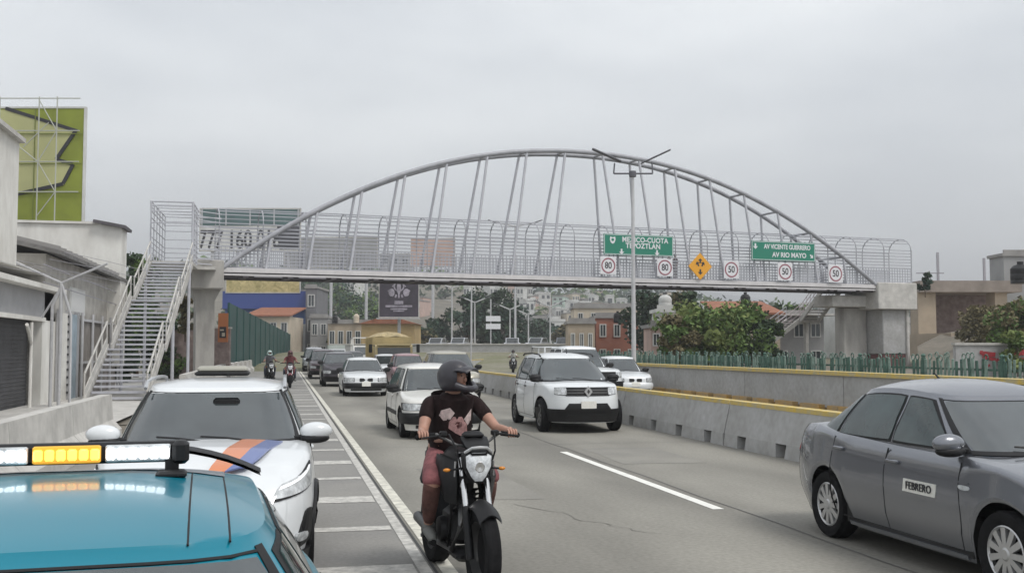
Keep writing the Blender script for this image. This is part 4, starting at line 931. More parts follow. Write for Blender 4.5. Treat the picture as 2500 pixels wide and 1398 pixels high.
# green torn billboard with scaffold
D = 56; k = D/F_PX; r, w_, z0, z1 = billboard('torn green and cream billboard with scaffold behind the left houses', -170, 196, 256, 545, D, mat('lime_board', (.23, .27, .03), .6, ns=.6, na=.2), 0, 2, turn=0, frame='w_white', t=.15)
X = lambda px: (px-13)*k; Z = lambda py: pt(13, py, D).z
mc = mat('cream_board', (.46, .46, .22), .6, ns=.5, na=.12)
m = MB(); m.prism([(X(a), Z(b_)) for a, b_ in ((-165, 262), (0, 262), (172, 312), (130, 390), (170, 400), (150, 448), (30, 470), (-165, 500))], -.12, -.08, 'Y'); m.build('cream_area', mc, r)
m = MB()
for (a, b_), (c_, d_2) in (((0, 258), (178, 315)), ((172, 318), (128, 385)), ((128, 385), (170, 398)), ((170, 398), (146, 446)), ((146, 446), (30, 472))):
    q0, q1 = Vector((X(a), 0, Z(b_))), Vector((X(c_), 0, Z(d_2))); dd = (q1-q0).normalized(); nn = Vector((-dd.z, 0, dd.x))*.09; m.add([q0-nn+Vector((0, -.15, 0)), q1-nn+Vector((0, -.15, 0)), q1+nn+Vector((0, -.15, 0)), q0+nn+Vector((0, -.15, 0)), q0-nn+Vector((0, -.1, 0)), q1-nn+Vector((0, -.1, 0)), q1+nn+Vector((0, -.1, 0)), q0+nn+Vector((0, -.1, 0))], [(0, 1, 2, 3), (7, 6, 5, 4), (0, 4, 5, 1), (2, 6, 7, 3), (1, 5, 6, 2), (3, 7, 4, 0)])
m.build('torn_edge', 'ink', r)
m = MB()
for py in (322, 396, 468): m.box((X(13), -.17, Z(py)), (w_*.97, .03, .05))
for px in (75, -30): m.box((X(px), -.17, Z(400)), (.04, .03, Z(262)-Z(540)))
m.build('panel_joint', mat('olive_seam', (.16, .19, .04), .7), r)
m = MB()
for px in (96, 140, 0, -60): m.tube([(X(px), -.75, Z(550)), (X(px), -.75, Z(236))], .035, 6)
for py in (240, 320, 396, 470): m.tube([(X(-90), -.75, Z(py)), (X(196), -.75, Z(py))], .03, 6)
for a in ((96, 530, 140, 470), (140, 470, 96, 396), (96, 396, 140, 320), (140, 320, 96, 245), (0, 320, 96, 396), (60, 360, 120, 300)): m.tube([(X(a[0]), -.75, Z(a[1])), (X(a[2]), -.75, Z(a[3]))], .028, 6)
m.build('scaffold', mat('scaffold_paint', (.42, .43, .38), .6), r)

# ------------------------------------------------------------------ trucks
b = pt(953, 850, 66); r = thing('dump_truck', 'sand-coloured dump truck with a dark windscreen in the queue', 'truck', (b.x, b.y+.5, 0), -math.pi/2)
M['tan_truck'] = mat('tan_truck_paint', (.55, .44, .22), .5, ns=1.2, na=.2)
m = MB(); m.prism([(3.0, .55), (3.0, 1.05), (2.85, 1.15), (2.7, 1.85), (2.5, 1.98), (1.6, 1.98), (1.6, .55)], -1.12, 1.12, 'Y'); m.rbox((2.72, 0, 1.95), (.3, 2.0, .10), .03); m.build('cab', 'tan_truck', r)
m = MB(); m.prism([(2.845, 1.18), (2.88, 1.18), (2.755, 1.8), (2.72, 1.8)], -.98, .98, 'Y'); m.build('windscreen', 'glass_d', r)
m = MB(); m.box((-1.2, 0, 1.75), (5.0, 2.35, 1.4)); 
for k in range(7): m.box((-3.5+k*.78, 0, 1.75), (.10, 2.45, 1.4))
m.build('tipper_body', 'tan_truck', r); m = MB(); m.grid([[Vector((x, y, 2.45+.30*(1-(abs(y)/1.16)**3)*(1-(abs(x+1.2)/2.5)**4)+.05*math.sin(5*x+6*y)*(1-abs(y)/1.16))) for y in [lerp(-1.15, 1.15, j/8) for j in range(9)]] for x in [lerp(-3.65, 1.25, i/14) for i in range(15)]]); m.build('sand_load', mat('sand', (.50, .40, .22), .9, ns=3, na=.4), r)
for sd in (1, -1):
    m = MB(); m.box((3.03, sd*.85, .85), (.05, .35, .2)); m.build('headlight', 'lens', r); m = MB(); m.tube([(2.8, sd*1.15, 1.9), (2.95, sd*1.4, 1.95)], .02, 6); m.rbox((2.95, sd*1.42, 1.75), (.08, .2, .5), .03); m.build('wing_mirror', 'black', r)
m = MB(); m.rbox((3.08, 0, .5), (.2, 2.35, .3), .05); m.build('bumper', 'black', r); m = MB(); m.box((3.03, 0, .95), (.05, 1.1, .3)); m.build('grille', 'black', r)
def tw(r, xs, hw, rad):
    for x in xs:
        for sd in (1, -1): m = MB(); m.lathe([(rad*.5, -.14), (rad*.95, -.14), (rad, -.1), (rad, .1), (rad*.95, .14), (rad*.5, .14)], 'Y', (x, sd*(hw-.15), rad), 20, closed=True); m.lathe([(rad*.5, sd*.06), (.001, sd*.06)], 'Y', (x, sd*(hw-.15), rad), 20, mi=1); m.build('wheel', ['rubber', 'rimd'], r, 40)
tw(r, (2.1, -1.6, -2.8), 1.15, .48); m = MB(); m.box((-.4, 0, .8), (6.4, .9, .3)); m.build('chassis', 'under', r)
b = pt(821, 850, 88); r = thing('box_truck', 'small pale box truck in the queue left of the white cab truck', 'truck', (b.x, b.y, 0), -math.pi/2)
m = MB(); m.box((-1, 0, 1.35), (3.4, 1.35, 1.35)); m.build('cargo_box', mat('pale_green_box', (.42, .46, .42), .6, ns=1, na=.15), r); m = MB(); m.prism([(1.9, .4), (1.9, .95), (1.45, 1.7), (.72, 1.7), (.72, .4)], -.66, .66, 'Y'); m.build('cab', 'silver', r)
m = MB(); m.prism([(1.90, 1.0), (1.94, 1.0), (1.52, 1.62), (1.48, 1.62)], -.6, .6, 'Y'); m.build('windscreen', 'glass', r); tw(r, (1.2, -1.8), .68, .3)
for sd in (1, -1): m = MB(); m.box((1.92, sd*.45, .7), (.04, .22, .14)); m.build('headlight', 'lens', r)
b = pt(886, 850, 82); r = thing('stake_truck', 'white cab truck with tall frame beside the dump truck', 'truck', (b.x, b.y, 0), -math.pi/2)
m = MB(); m.prism([(2.2, .45), (2.2, 1.15), (1.3, 1.28), (.95, 1.95), (.1, 1.95), (.1, .45)], -.8, .8, 'Y'); m.build('cab', 'white_w', r); m = MB(); m.prism([(1.33, 1.3), (1.37, 1.3), (1.03, 1.86), (.99, 1.86)], -.7, .7, 'Y'); m.build('windscreen', 'glass', r)
m = MB(); m.box((2.22, 0, .85), (.05, 1.2, .3)); m.build('grille', 'black', r); m = MB(); m.rbox((2.28, 0, .5), (.15, 1.6, .2), .04); m.build('bumper', 'chrome', r)
m = MB()
for sd in (1, -1):
    for x in (0, -1.3, -2.6): m.box((x, sd*.75, 1.6), (.07, .07, 2.0))
    for z in (1.0, 1.5, 2.0, 2.55): m.box((-1.3, sd*.75, z), (2.7, .05, .09))
m.box((0, 0, 2.56), (.07, 1.5, .09)); m.box((-1.3, 0, .75), (2.8, 1.6, .12)); m.build('stake_frame', 'white_w', r); tw(r, (1.5, -1.7), .8, .36)
# far cars on the raised road (small: body and glass only)
def tiny_car():
    r = thing('car', 'x', 'car'); m = MB(); m.prism([(-2, .3), (-2.05, .75), (-1.9, .95), (1.0, .9), (1.9, .78), (2.05, .6), (2.05, .3)], -.85, .85, 'Y'); m.prism([(-1.6, .9), (-1.2, 1.42), (.3, 1.42), (.95, .9)], -.68, .68, 'Y'); m.build('body', 'white', r)
    m = MB(); m.prism([(-1.3, .98), (-1.05, 1.34), (.2, 1.34), (.66, .98)], -.70, .70, 'Y'); m.prism([(.97, .93), (1.0, .93), (.38, 1.38), (.34, 1.38)], -.58, .58, 'Y'); m.build('window', 'glass_d', r); tw(r, (1.3, -1.25), .88, .3); return r
tc_ = tiny_car(); fc = [(4.5, 3, 'white'), (9.5, 6, 'silver'), (12.5, 3, 'white'), (15.2, 3, 'grey_car'), (19, 6, 'white'), (21.5, 3, 'beige_car'), (1.5, 6, 'silver')]
fc.sort()
for i, (t, n_, cl) in enumerate(fc):
    lb_ = '%s far car on the raised road, %s from the left' % ({'grey_car': 'dark grey', 'beige_car': 'champagne'}.get(cl, cl), ORD[i])
    if i == 0: o = tc_; o.location = vp(t, n_+2, 1.42); o.rotation_euler = (0, 0, VR-math.pi/2); o['label'] = lb_; o['group'] = 'far cars on the raised road'
    else: o = dup(tc_, vp(t, n_+2, 1.42), VR-math.pi/2+.15*(i%3-1), lb_, 'far cars on the raised road')
    for ch in o.children:
        if ch.name.startswith('body') and cl != 'white':
            ch.data = ch.data.copy(); ch.data.materials[0] = M[cl]
# ------------------------------------------------------------------ haze
mb = MB(); mb.box((300, 2300, 100), (9000, 5400, 204)); hz = mb.build('haze', 'concrete'); hz['kind'] = 'stuff'; hz['label'] = 'thin grey haze in the air'
hm_ = bpy.data.materials.new('haze_air'); hm_.use_nodes = True; hn = hm_.node_tree; hn.nodes.clear(); ho = hn.nodes.new('ShaderNodeOutputMaterial'); hv = hn.nodes.new('ShaderNodeVolumePrincipled')
hv.inputs['Color'].default_value = (.97, .98, 1, 1); hv.inputs['Density'].default_value = .0008; hv.inputs['Anisotropy'].default_value = .2; hn.links.new(hv.outputs[0], ho.inputs['Volume'])
hz.data.materials.clear(); hz.data.materials.append(hm_)
# ------------------------------------------------------------------ cars
import bisect
class Car:
    "parametric car: body shell of stacked plan outlines, greenhouse, conforming glass, lamps and trims; local x forward, y left"
    def __init__(s, L, W, top, wz, fz, rz, wh, wr, zb, gh, n=4.6, ng=5.5):
        # top: [(x, z)] hood / belt / deck line; wz: [(z, width factor)]; fz, rz: [(z, inset)] nose, tail; wh: wheel centres x; gh: xA0,xA1,xC1,xC0,zbelt,zroof,wb,wr,crown
        s.arc = .02; s.L, s.W, s.top, s.wz, s.fz, s.rz, s.wh, s.wr, s.zb, s.gh, s.n, s.ng = L, W, top, wz, fz, rz, wh, wr, zb, gh, n, ng
        def table(n, lx, wy):
            T = []; acc = 0; prev = None
            for i in range(1441):
                a = -2*math.pi+4*math.pi*i/1440; p = (lx*sp(math.cos(a), 2/n), wy*sp(math.sin(a), 2/n))
                if prev: acc += math.hypot(p[0]-prev[0], p[1]-prev[1])
                T.append(acc); prev = p
            return T
        s.TB = table(n, L/2, W/2); s.TG = table(ng, (gh[0]-gh[3])/2, gh[6])
    def s_of(s, T, a):
        u = (a+2*math.pi)/(4*math.pi)*1440; i = max(0, min(1439, int(u))); return T[i]+(T[i+1]-T[i])*(u-i)
    def a_of(s, T, v):
        i = max(0, min(1439, bisect.bisect_right(T, v)-1)); d = T[i+1]-T[i]; return (i+(v-T[i])/d if d > 1e-12 else i)/1440*4*math.pi-2*math.pi
    def zt(s, x): return interp(x, s.top)
    def xf(s, z): return s.L/2-interp(z, s.fz)
    def xr(s, z): return -s.L/2+interp(z, s.rz)
    def B(s, a, z):
        "body surface point: a = 0 nose centre, pi/2 left side, pi tail"
        xf, xr = s.xf(z), s.xr(z); h = s.W/2*interp(z, s.wz)
        return Vector(((xf+xr)/2+(xf-xr)/2*sp(math.cos(a), 2/s.n), h*sp(math.sin(a), 2/s.n), z))
    def ax(s, x, z, side=1):
        xf, xr = s.xf(z), s.xr(z); u = max(-1, min(1, (x-(xf+xr)/2)/((xf-xr)/2)))
        return side*math.acos(sp(u, s.n/2))
    def ay(s, y, z, rear=False):
        h = s.W/2*interp(z, s.wz); u = max(-1, min(1, y/h)); a = math.asin(sp(u, s.n/2))
        return (math.pi-a if y >= 0 else -math.pi-a) if rear else a
    def shell(s):
        xs = set()
        k = 44
        al = [0]
        for i in range(1, 12): al.append(math.asin((i/12*.93)**(s.n/2)))       # front by y
        z0 = .5
        cols = []
        for i in range(k+1): cols.append(lerp(.965, -.965, i/k))
        for xw in s.wh:
            for q in range(-9, 10):
                Rr = s.wr*1.17; cols.append((xw+Rr*math.sin(q/9*math.pi/2)-(s.xf(z0)+s.xr(z0))/2)/((s.xf(z0)+s.xr(z0)*-1)/2))
        cols = sorted(set(round(c, 4) for c in cols if abs(c) <= .975), reverse=True)
        c2 = [cols[0]]
        for c in cols[1:]:
            if c2[-1]-c > .004: c2.append(c)
        A = al+[math.acos(sp(c, s.n/2)) for c in c2]+[math.pi-a for a in reversed(al)]
        T = [0, .08, .16, .26, .36, .46, .56, .66, .76, .85, .91, .955, .985, 1]
        mb = MB(); rowsL = []; rowsR = []; tops = []
        for a in A:
            cx = sp(math.cos(a), 2/s.n); cy = sp(math.sin(a), 2/s.n)
            x0 = (s.xf(.6)+s.xr(.6))/2+(s.xf(.6)-s.xr(.6))/2*cx
            zb = s.zb
            if cy > .72:
                for xw in s.wh:
                    Rr = s.wr*1.17
                    if abs(x0-xw) < Rr: zb = max(zb, s.wr+math.sqrt(max(0, Rr*Rr-(x0-xw)**2)))
            zt = s.zt(x0); colp = []
            for t in T:
                z = lerp(zb, zt, t); p = s.B(a, z)
                if t > .86:
                    q = (t-.86)/.14; kk = 1-.05*q*q
                    xm = (s.xf(z)+s.xr(z))/2; p = Vector((xm+(p.x-xm)*(1-.018*q*q), p.y*kk, z))
                if t == 0: p.y *= .985
                colp.append(p)
            rowsL.append(colp); rowsR.append([Vector((p.x, -p.y, p.z)) for p in colp]); tops.append((colp[-1], cy))
        mb.grid(rowsL); mb.grid(rowsR)
        K = 10; rows = []
        for p, cy in tops:
            r = []
            for i in range(K+1):
                f = 1-2*i/K; cr = .045*(cy*cy-(f*cy)**2)
                edge = .05*max(0, 1-(p.z*0)) if 0 else 0
                r.append(Vector((p.x, p.y*f, p.z+cr*min(1, 1.6))))
            rows.append(r)
        mb.grid(rows)
        return mb
    def G(s, a, t):
        "greenhouse surface, t 0 belt .. 1 roof edge"
        xA0, xA1, xC1, xC0, zb, zr, wb, wr_, cr = s.gh
        tt = max(0.0, t); uu = sp(math.cos(a), 2/s.ng); dz = s.arc*tt*(1-uu*uu)
        xf = lerp(xA0, xA1, tt**.93); xr = lerp(xC0, xC1, tt**.9); h = lerp(wb, wr_, tt**1.25)
        return Vector(((xf+xr)/2+(xf-xr)/2*sp(math.cos(a), 2/s.ng), h*sp(math.sin(a), 2/s.ng), lerp(zb, zr, t)+dz))
    def gax(s, x, t, side=1):
        t = max(0.0, t)
        xA0, xA1, xC1, xC0, zb, zr, wb, wr_, cr = s.gh
        xf = lerp(xA0, xA1, t**.93); xr = lerp(xC0, xC1, t**.9); u = max(-1, min(1, (x-(xf+xr)/2)/((xf-xr)/2)))
        return side*math.acos(sp(u, s.ng/2))
    def gay(s, f, rear=False):
        a = math.asin(sp(f, s.ng/2)); return (math.pi-a if f >= 0 else -math.pi-a) if rear else a
    def green(s):
        xA0, xA1, xC1, xC0, zb, zr, wb, wr_, cr = s.gh
        N = 96; mb = MB(); rows = []
        # even spread of outline points
        an = []
        for i in range(N):
            t = i/N*2*math.pi; v = Vector((math.cos(t), math.sin(t))); m = max(abs(v.x), abs(v.y)); v /= m
            an.append(math.atan2(sp(v.y, s.ng/2), sp(v.x, s.ng/2)))
        for t in (-.12, 0, .2, .4, .6, .75, .88, .95, 1): rows.append([s.G(a, t) if t >= 0 else s.G(a, 0)+Vector((0, 0, -.08)) for a in an])
        e = rows[-1]; xc = (xA1+xC1)/2
        for q in (.985, .955, .9, .8, .65, .5, .35, .2, .08, 0):
            u = 1-q
            rows.append([Vector((xc+(p.x-xc)*q, p.y*q, lerp(zr+s.arc, p.z, q*q)+cr*(1-q**2.6)+.012*(1 if q < .99 else .5))) for p in e])
        mb.grid([r+[r[0]] for r in rows]); return mb
    def roofz(s, x, y):
        xA0, xA1, xC1, xC0, zb, zr, wb, wr_, cr = s.gh
        xc = (xA1+xC1)/2; a = (xA1-xC1)/2
        q = (abs((x-xc)/a)**s.ng+abs(y/wr_)**s.ng)**(1/s.ng); q = max(1e-3, min(q, 1)); uu = (x-xc)/a/q
        return lerp(zr+s.arc, zr+s.arc*(1-min(1, uu*uu)), q*q)+cr*(1-q**2.6)+.012
def patch(mb, fn, quad, off=.004, nu=8, nv=5, rnd=0, mi=0, rim=.01):
    "surface-conforming panel; quad = 4 (u,v) corners: bottom-left, bottom-right, top-right, top-left"
    ow = getattr(fn, '__self__', None)
    if isinstance(ow, Car):
        T = ow.TB if fn.__name__ == 'B' else ow.TG; f0 = fn
        quad = [(ow.s_of(T, u), v) for u, v in quad]; fn = lambda u, v: f0(ow.a_of(T, u), v)
    (u0, v0), (u1, v1), (u2, v2), (u3, v3) = quad; rows = []; rr = []
    def P(p, q):
        pp = (p*2-1)*(1-rnd*(q*2-1)**4)/2+.5; qq = (q*2-1)*(1-rnd*(p*2-1)**4)/2+.5
        u = lerp(lerp(u0, u1, pp), lerp(u3, u2, pp), qq); v = lerp(lerp(v0, v1, pp), lerp(v3, v2, pp), qq)
        e = 1e-3; c = fn(u, v); du = fn(u+e, v)-fn(u-e, v); dv = fn(u, v+e)-fn(u, v-e)
        n = du.cross(dv); n = n.normalized() if n.length > 1e-12 else Vector((0, 0, 1))
        cen = Vector((0, 0, c.z*0+.4)); 
        if n.dot(c-cen) < 0: n = -n
        return c, n
    for j in range(nv+1):
        rows.append([P(i/nu, j/nv) for i in range(nu+1)])
    mb.grid([[c+n*off for c, n in r] for r in rows], mi)
    ring = rows[0]+[r[-1] for r in rows[1:]]+list(reversed(rows[-1]))[1:]+[r[0] for r in reversed(rows)][1:-1]
    mb.grid([[c+n*off for c, n in ring]+[ring[0][0]+ring[0][1]*off], [c-n*rim for c, n in ring]+[ring[0][0]-ring[0][1]*rim]], mi)
def wheel(parent, x, y, r, wd, side, style='alloy', spokes=7, detail=True, steer=0):
    w = empty('wheel', parent, (x, y, r)); w.rotation_euler = (0, 0, steer)
    h = wd/2; n = 32 if detail else 16; rr = r*.66
    t = MB(); t.lathe([(rr, -h*.8), (r*.82, -h), (r*.95, -h*.93), (r, -h*.6), (r, h*.6), (r*.95, h*.93), (r*.82, h), (rr, h*.8)], 'Y', n=n)
    if detail:
        for k in range(3): t.lathe([(r+.0015, -h*.55+k*h*.45), (r+.0015, -h*.55+k*h*.45+.02)], 'Y', n=n)
    t.build('tyre', 'rubber', w, 40)
    m = MB(); o = side*h*.8; dk = 1
    m.lathe([(rr*1.0, -h*.8), (rr*1.0, h*.8), (rr*.95, h*.86*1), (rr*.9, h*.7)] if side > 0 else [(rr, h*.8), (rr, -h*.8), (rr*.95, -h*.86), (rr*.9, -h*.7)], 'Y', n=n)
    m.lathe([(rr*.92, side*h*.35), (.001, side*h*.35)], 'Y', n=n, mi=1)
    m.lathe([(rr*.24, side*h*.4), (rr*.24, side*h*.82), (rr*.17, side*h*.9), (.001, side*h*.9)], 'Y', n=14)
    for k in range(spokes):
        a = 2*math.pi*k/spokes; c, sn = math.cos(a), math.sin(a); wsp = rr*(.30 if spokes < 8 else .21)
        def Q(ra, tw, yy): return Vector((ra*c-tw*sn, yy, ra*sn+tw*c))
        y1, y0 = side*h*.82, side*h*.5
        vs = [Q(rr*.2, -wsp*.45, y1), Q(rr*.2, wsp*.45, y1), Q(rr*.95, wsp*.6, y1*.96), Q(rr*.95, -wsp*.6, y1*.96),
              Q(rr*.2, -wsp*.45, y0), Q(rr*.2, wsp*.45, y0), Q(rr*.95, wsp*.6, y0), Q(rr*.95, -wsp*.6, y0)]
        m.add(vs, [(0, 1, 2, 3), (4, 7, 6, 5), (0, 4, 5, 1), (1, 5, 6, 2), (2, 6, 7, 3), (3, 7, 4, 0)], 0)
    m.build('rim', ['rimm' if style != 'dark' else 'rimd', 'rubber'], w, 30)
    return w
def badge_patch(mb, car, y, z, w_, h_, mi=0, off=.012, rnd=.2):
    f = lambda a, zz: car.B(a, zz)
    patch(mb, f, [(car.ay(y-w_/2, z), z-h_/2), (car.ay(y+w_/2, z), z-h_/2), (car.ay(y+w_/2, z), z+h_/2), (car.ay(y-w_/2, z), z+h_/2)], off, 4, 3, rnd, mi)
def front_patch(mb, car, q, off=.006, nu=10, nv=4, rnd=.05, mi=0, rear=False):
    "quad of (y,z) corners on nose or tail; |y| beyond the half width wraps round: give ('x',x) for side coordinates"
    def U(c):
        y, z = c
        if isinstance(y, tuple): return (car.ax(y[1], z, y[2]), z)
        return (car.ay(y, z, rear), z)
    qq = [U(c) for c in q]
    if rear: pass
    patch(mb, car.B, qq, off, nu, nv, rnd, mi)
def side_patch(mb, car, side, q, off=.004, nu=8, nv=4, rnd=0, mi=0):
    patch(mb, car.B, [(car.ax(x, z, side), z) for x, z in q], off, nu, nv, rnd, mi)
def gside(mb, car, side, q, off=.006, rnd=0, mi=0, nu=8, nv=6):
    patch(mb, car.G, [(car.gax(x, t, side), t) for x, t in q], off, nu, nv, rnd, mi)
def make_car(label, car, loc, rz, body, group='cars in the oncoming traffic queue', name='car', cat='car', spokes=7, rimstyle='alloy', detail=2,
             wheels=True, windows=((.0, 1),), face='sedan', roof='body', trim='body', scale=None, steer=0, rear=False):
    root = thing(name, label, cat, loc, rz, group, scale); c = car; xA0, xA1, xC1, xC0, zb, zr, wb, wr_, cr = c.gh
    c.shell().build('body', body, root, 50)
    c.green().build('roof', body, root, 38)
    # underbody, wheel wells
    u = MB(); xw1, xw2 = c.wh; rr = c.wr*1.16; hw = c.W/2
    u.box((0, 0, c.zb+.2), (c.L*.84, (hw-.28)*2, .36))
    u.box(((xw1+xw2)/2, 0, c.zb+.17), (xw1-xw2-2*rr, (hw-.05)*2, .27))
    for a, b in ((c.L/2*.86, xw1+rr), (xw2-rr, -c.L/2*.84)): u.box(((a+b)/2, 0, c.zb+.2), (abs(a-b), (hw-.26)*2, .27))
    u.box((0, 0, c.wr*2+.06), (c.L*.74, (hw-.12)*2, .05))
    u.build('underbody', 'under', root)
    for i, xw in enumerate(c.wh):
        for sd in (1, -1): wheel(root, xw, sd*(hw*.97-.105), c.wr, .2, sd, rimstyle, spokes, detail > 0, steer if i == 0 else 0)
    # windscreen and rear glass
    f0, f1 = .89, .90
    for nm, rear_ in (('windscreen', False), ('rear_window', True)):
        m = MB(); A = lambda f: c.gay(f, rear_)
        patch(m, c.G, [(A(-f0), .05), (A(f0), .05), (A(f1), .93), (A(-f1), .93)] if not rear_ else [(A(f0)-2*math.pi*0, .08), (A(-f0)+2*math.pi, .08), (A(-f1)+2*math.pi, .9), (A(f1), .9)], .005, 12, 8, .03)
        g = m.build(nm, 'glass', root, 40)
        if detail > 0:
            m = MB()
            if not rear_:
                patch(m, c.G, [(A(-.9), .0), (A(.9), .0), (A(.9), .06), (A(-.9), .06)], .012, 12, 2, 0)
                patch(m, c.G, [(A(-.9), .94), (A(.9), .94), (A(.9), .953), (A(-.9), .953)], .004, 12, 2, 0)
                for sd in (1, -1): patch(m, c.G, [(A(sd*.89), .02), (A(sd*.93), .02), (A(sd*.93), .97), (A(sd*.90), .97)], .004, 2, 8, 0)
                m.build('windscreen_seal', 'seal', root, 40)
                wm = MB()
                for y0, y1 in ((.45, -.1), (-.05, -.55)):
                    p0 = c.G(A(y0), .03)+Vector((.02, 0, .02)); p1 = c.G(A(y1), .12)+Vector((.02, 0, .02)); wm.tube([p0, (p0+p1)/2+Vector((.012, 0, .008)), p1], .008, 5)
                wm.build('wiper', 'black', root)
    # side windows
    for sd in (1, -1):
        for wi in windows:
            (b0, b1, t1, t0) = wi                          # (x bottom front, x bottom rear, x top rear, x top front)
            tb, tt = .07, .9
            m = MB(); gside(m, c, sd, [(b0+.02, tb-.04), (b1-.02, tb-.04), (t1-.02, tt+.035), (t0+.02, tt+.035)], .003, .03, nu=10); m.build('window_frame', 'seal', root, 40)
            m = MB(); gside(m, c, sd, [(b0, tb), (b1, tb), (t1, tt), (t0, tt)], .008, .03, nu=10); m.build('side_window', 'glass_d' if detail < 2 else 'glass_s', root, 40)
    # door seams, handles
    if detail > 0:
        dl = c.doors if hasattr(c, 'doors') else (xA0-.35, (xA0+xC0)/2, xC0+.35)
        for sd in (1, -1):
            m = MB()
            for x in dl:
                zt = c.zt(x)-.03; side_patch(m, c, sd, [(x+.003, c.zb+.08), (x-.003, c.zb+.08), (x-.003, zt), (x+.003, zt)], .0025, 1, 10)
            side_patch(m, c, sd, [(dl[0], c.zb+.075), (dl[-1], c.zb+.075), (dl[-1], c.zb+.085), (dl[0], c.zb+.082)], .0025, 20, 1)
            m.build('door_seam', 'seal', root, 40)
        for sd in (1, -1):
            for x in dl[1:]:
                z = c.zt(x)-.13; p = c.B(c.ax(x+.1, z, sd), z); h = MB()
                h.rbox(p+Vector((0, sd*.014, 0)), (.17, .03, .03), .008); h.build('door_handle', c.handle if hasattr(c, 'handle') else body, root, 40)
    # mirrors
    for sd in (1, -1):
        p = c.G(c.gax(xA0-.28, .1, sd), .1); m = MB()
        m.tube([p+Vector((0, -sd*.03, -.02)), p+Vector((.02, sd*.12, 0))], .025, 6, mi=1)
        m.ell(p+Vector((.03, sd*.175, .045)), (.075, .135, .075), 16, 10, mi=0)
        m.rbox(p+Vector((-.035, sd*.17, .045)), (.01, .17, .1), .003, mi=2)
        m.ell(p+Vector((.035, sd*.165, -.012)), (.068, .125, .045), 14, 8, mi=1)
        m.build('wing_mirror', [getattr(c, 'mirror', body), 'black', 'glass'], root, 40)
    c.root = root
    return root
def lamps(c, root, q, name='headlight', m='lens', off=.01, rnd=.08, rear=False, surround=True, inner=True, mirror=True):
    for sd in (1, -1):
        mb = MB(); qq = []
        for (y, z) in q: qq.append(((('x', y[1], sd) if isinstance(y, tuple) else y*sd), z))
        if surround:
            front_patch(mb, c, qq, off-.004, 10, 4, 0, 1, rear)
        cy = sum((0 if isinstance(y, tuple) else y) for y, z in qq)/4; cz = sum(z for y, z in qq)/4
        def sh(p, k=.9):
            y, z = p
            return (y if isinstance(y, tuple) else cy+(y-cy)*k, cz+(z-cz)*k)
        front_patch(mb, c, [sh(p) for p in qq], off, 10, 4, rnd, 0, rear)
        h = mb.build(name, [m, 'seal'], root, 40)
        if inner and not rear:
            y0, z0 = qq[0]; a = [p for p in qq if not isinstance(p[0], tuple)]
            b = MB(); yy = sum(p[0] for p in a)/len(a)+sd*.04; zz = cz
            hh = (max(p[1] for p in qq)-min(p[1] for p in qq))*.3
            badge_patch(b, c, yy, zz, hh*1.5, hh*1.5, 0, off+.003, .28); b.build('reflector', 'chrome', h, 40)
def plate(c, root, z, txt=None, rear=False, off=.02, w_=.32):
    mb = MB(); 
    front_patch(mb, c, [(-w_/2, z-.075), (w_/2, z-.075), (w_/2, z+.075), (-w_/2, z+.075)] if not rear else [(w_/2, z-.075), (-w_/2, z-.075), (-w_/2, z+.075), (w_/2, z+.075)], off, 3, 2, .02, 0, rear)
    return mb.build('number_plate', 'plate', root)
# ------------------------------------------------------------------ car kinds
def sedan_grey():
    c = Car(4.40, 1.73, [(-2.2, .93), (-1.95, 1.0), (-1.55, 1.03), (-1.0, .98), (0, .945), (.95, .93), (1.35, .90), (1.8, .82), (2.1, .72), (2.2, .66)],
            [(.2, .93), (.38, .985), (.6, 1.0), (.72, .985), (.85, .965), (1.1, .92)],
            [(.2, .06), (.45, .0), (.6, .03), (.75, .10)], [(.2, .20), (.45, .07), (.7, .07), (1.0, .13)],
            (1.36, -1.14), .305, .17, (1.06, .30, -1.0, -1.70, .945, 1.34, .775, .565, .085))
    c.arc = .05; c.doors = (.90, -.09, -.98); c.mirror = M['grey_car']; return c
def suv(L=4.32, W=1.80, H=1.63, wr=.345, hood=1.02, white=True):
    c = Car(L, W, [(-L/2, 1.02), (-1.2, 1.07), (0, 1.05), (.9, 1.04), (1.1, 1.03), (1.6, hood-.03), (L/2-.08, hood-.12), (L/2, hood-.2)],
            [(.25, .95), (.45, 1.0), (.75, .99), (.95, .965), (1.1, .93)],
            [(.25, .08), (.5, .0), (.75, .02), (.95, .08)], [(.2, .08), (.5, 0), (.9, .04), (1.1, .06)],
            (1.33, -1.34), wr, .22, (1.16, .52, -1.85, -2.02, 1.02, H-.10, .83, .62, .07))
    c.doors = (.88, -.06, -1.0); return c
def hatch(L=3.9, W=1.64, H=1.42):
    c = Car(L, W, [(-L/2, .9), (-1, .93), (.6, .90), (.95, .88), (1.5, .80), (L/2-.06, .74), (L/2, .70)],
            [(.2, .95), (.4, 1.0), (.65, .99), (.9, .95)], [(.2, .04), (.45, .0), (.5, .04), (.72, .07)], [(.2, .06), (.5, 0), (.9, .06)],
            (1.22, -1.2), .29, .17, (.98, .48, -1.45, -1.85, .87, H-.07, .75, .57, .06), n=6, ng=7)
    c.doors = (.72, -.1, -1.0); return c
def oldsedan(L=4.2, W=1.65, H=1.38):
    c = Car(L, W, [(-L/2, .86), (-1.4, .93), (0, .90), (.95, .87), (1.6, .80), (L/2-.05, .72), (L/2, .68)],
            [(.2, .95), (.4, 1.0), (.65, .99), (.9, .95)], [(.2, .04), (.42, .0), (.5, .05), (.72, .08)], [(.2, .06), (.5, 0), (.9, .08)],
            (1.27, -1.2), .29, .17, (1.0, .42, -.85, -1.35, .87, H-.06, .75, .56, .055), n=6, ng=7)
    c.doors = (.78, -.05, -.85); return c
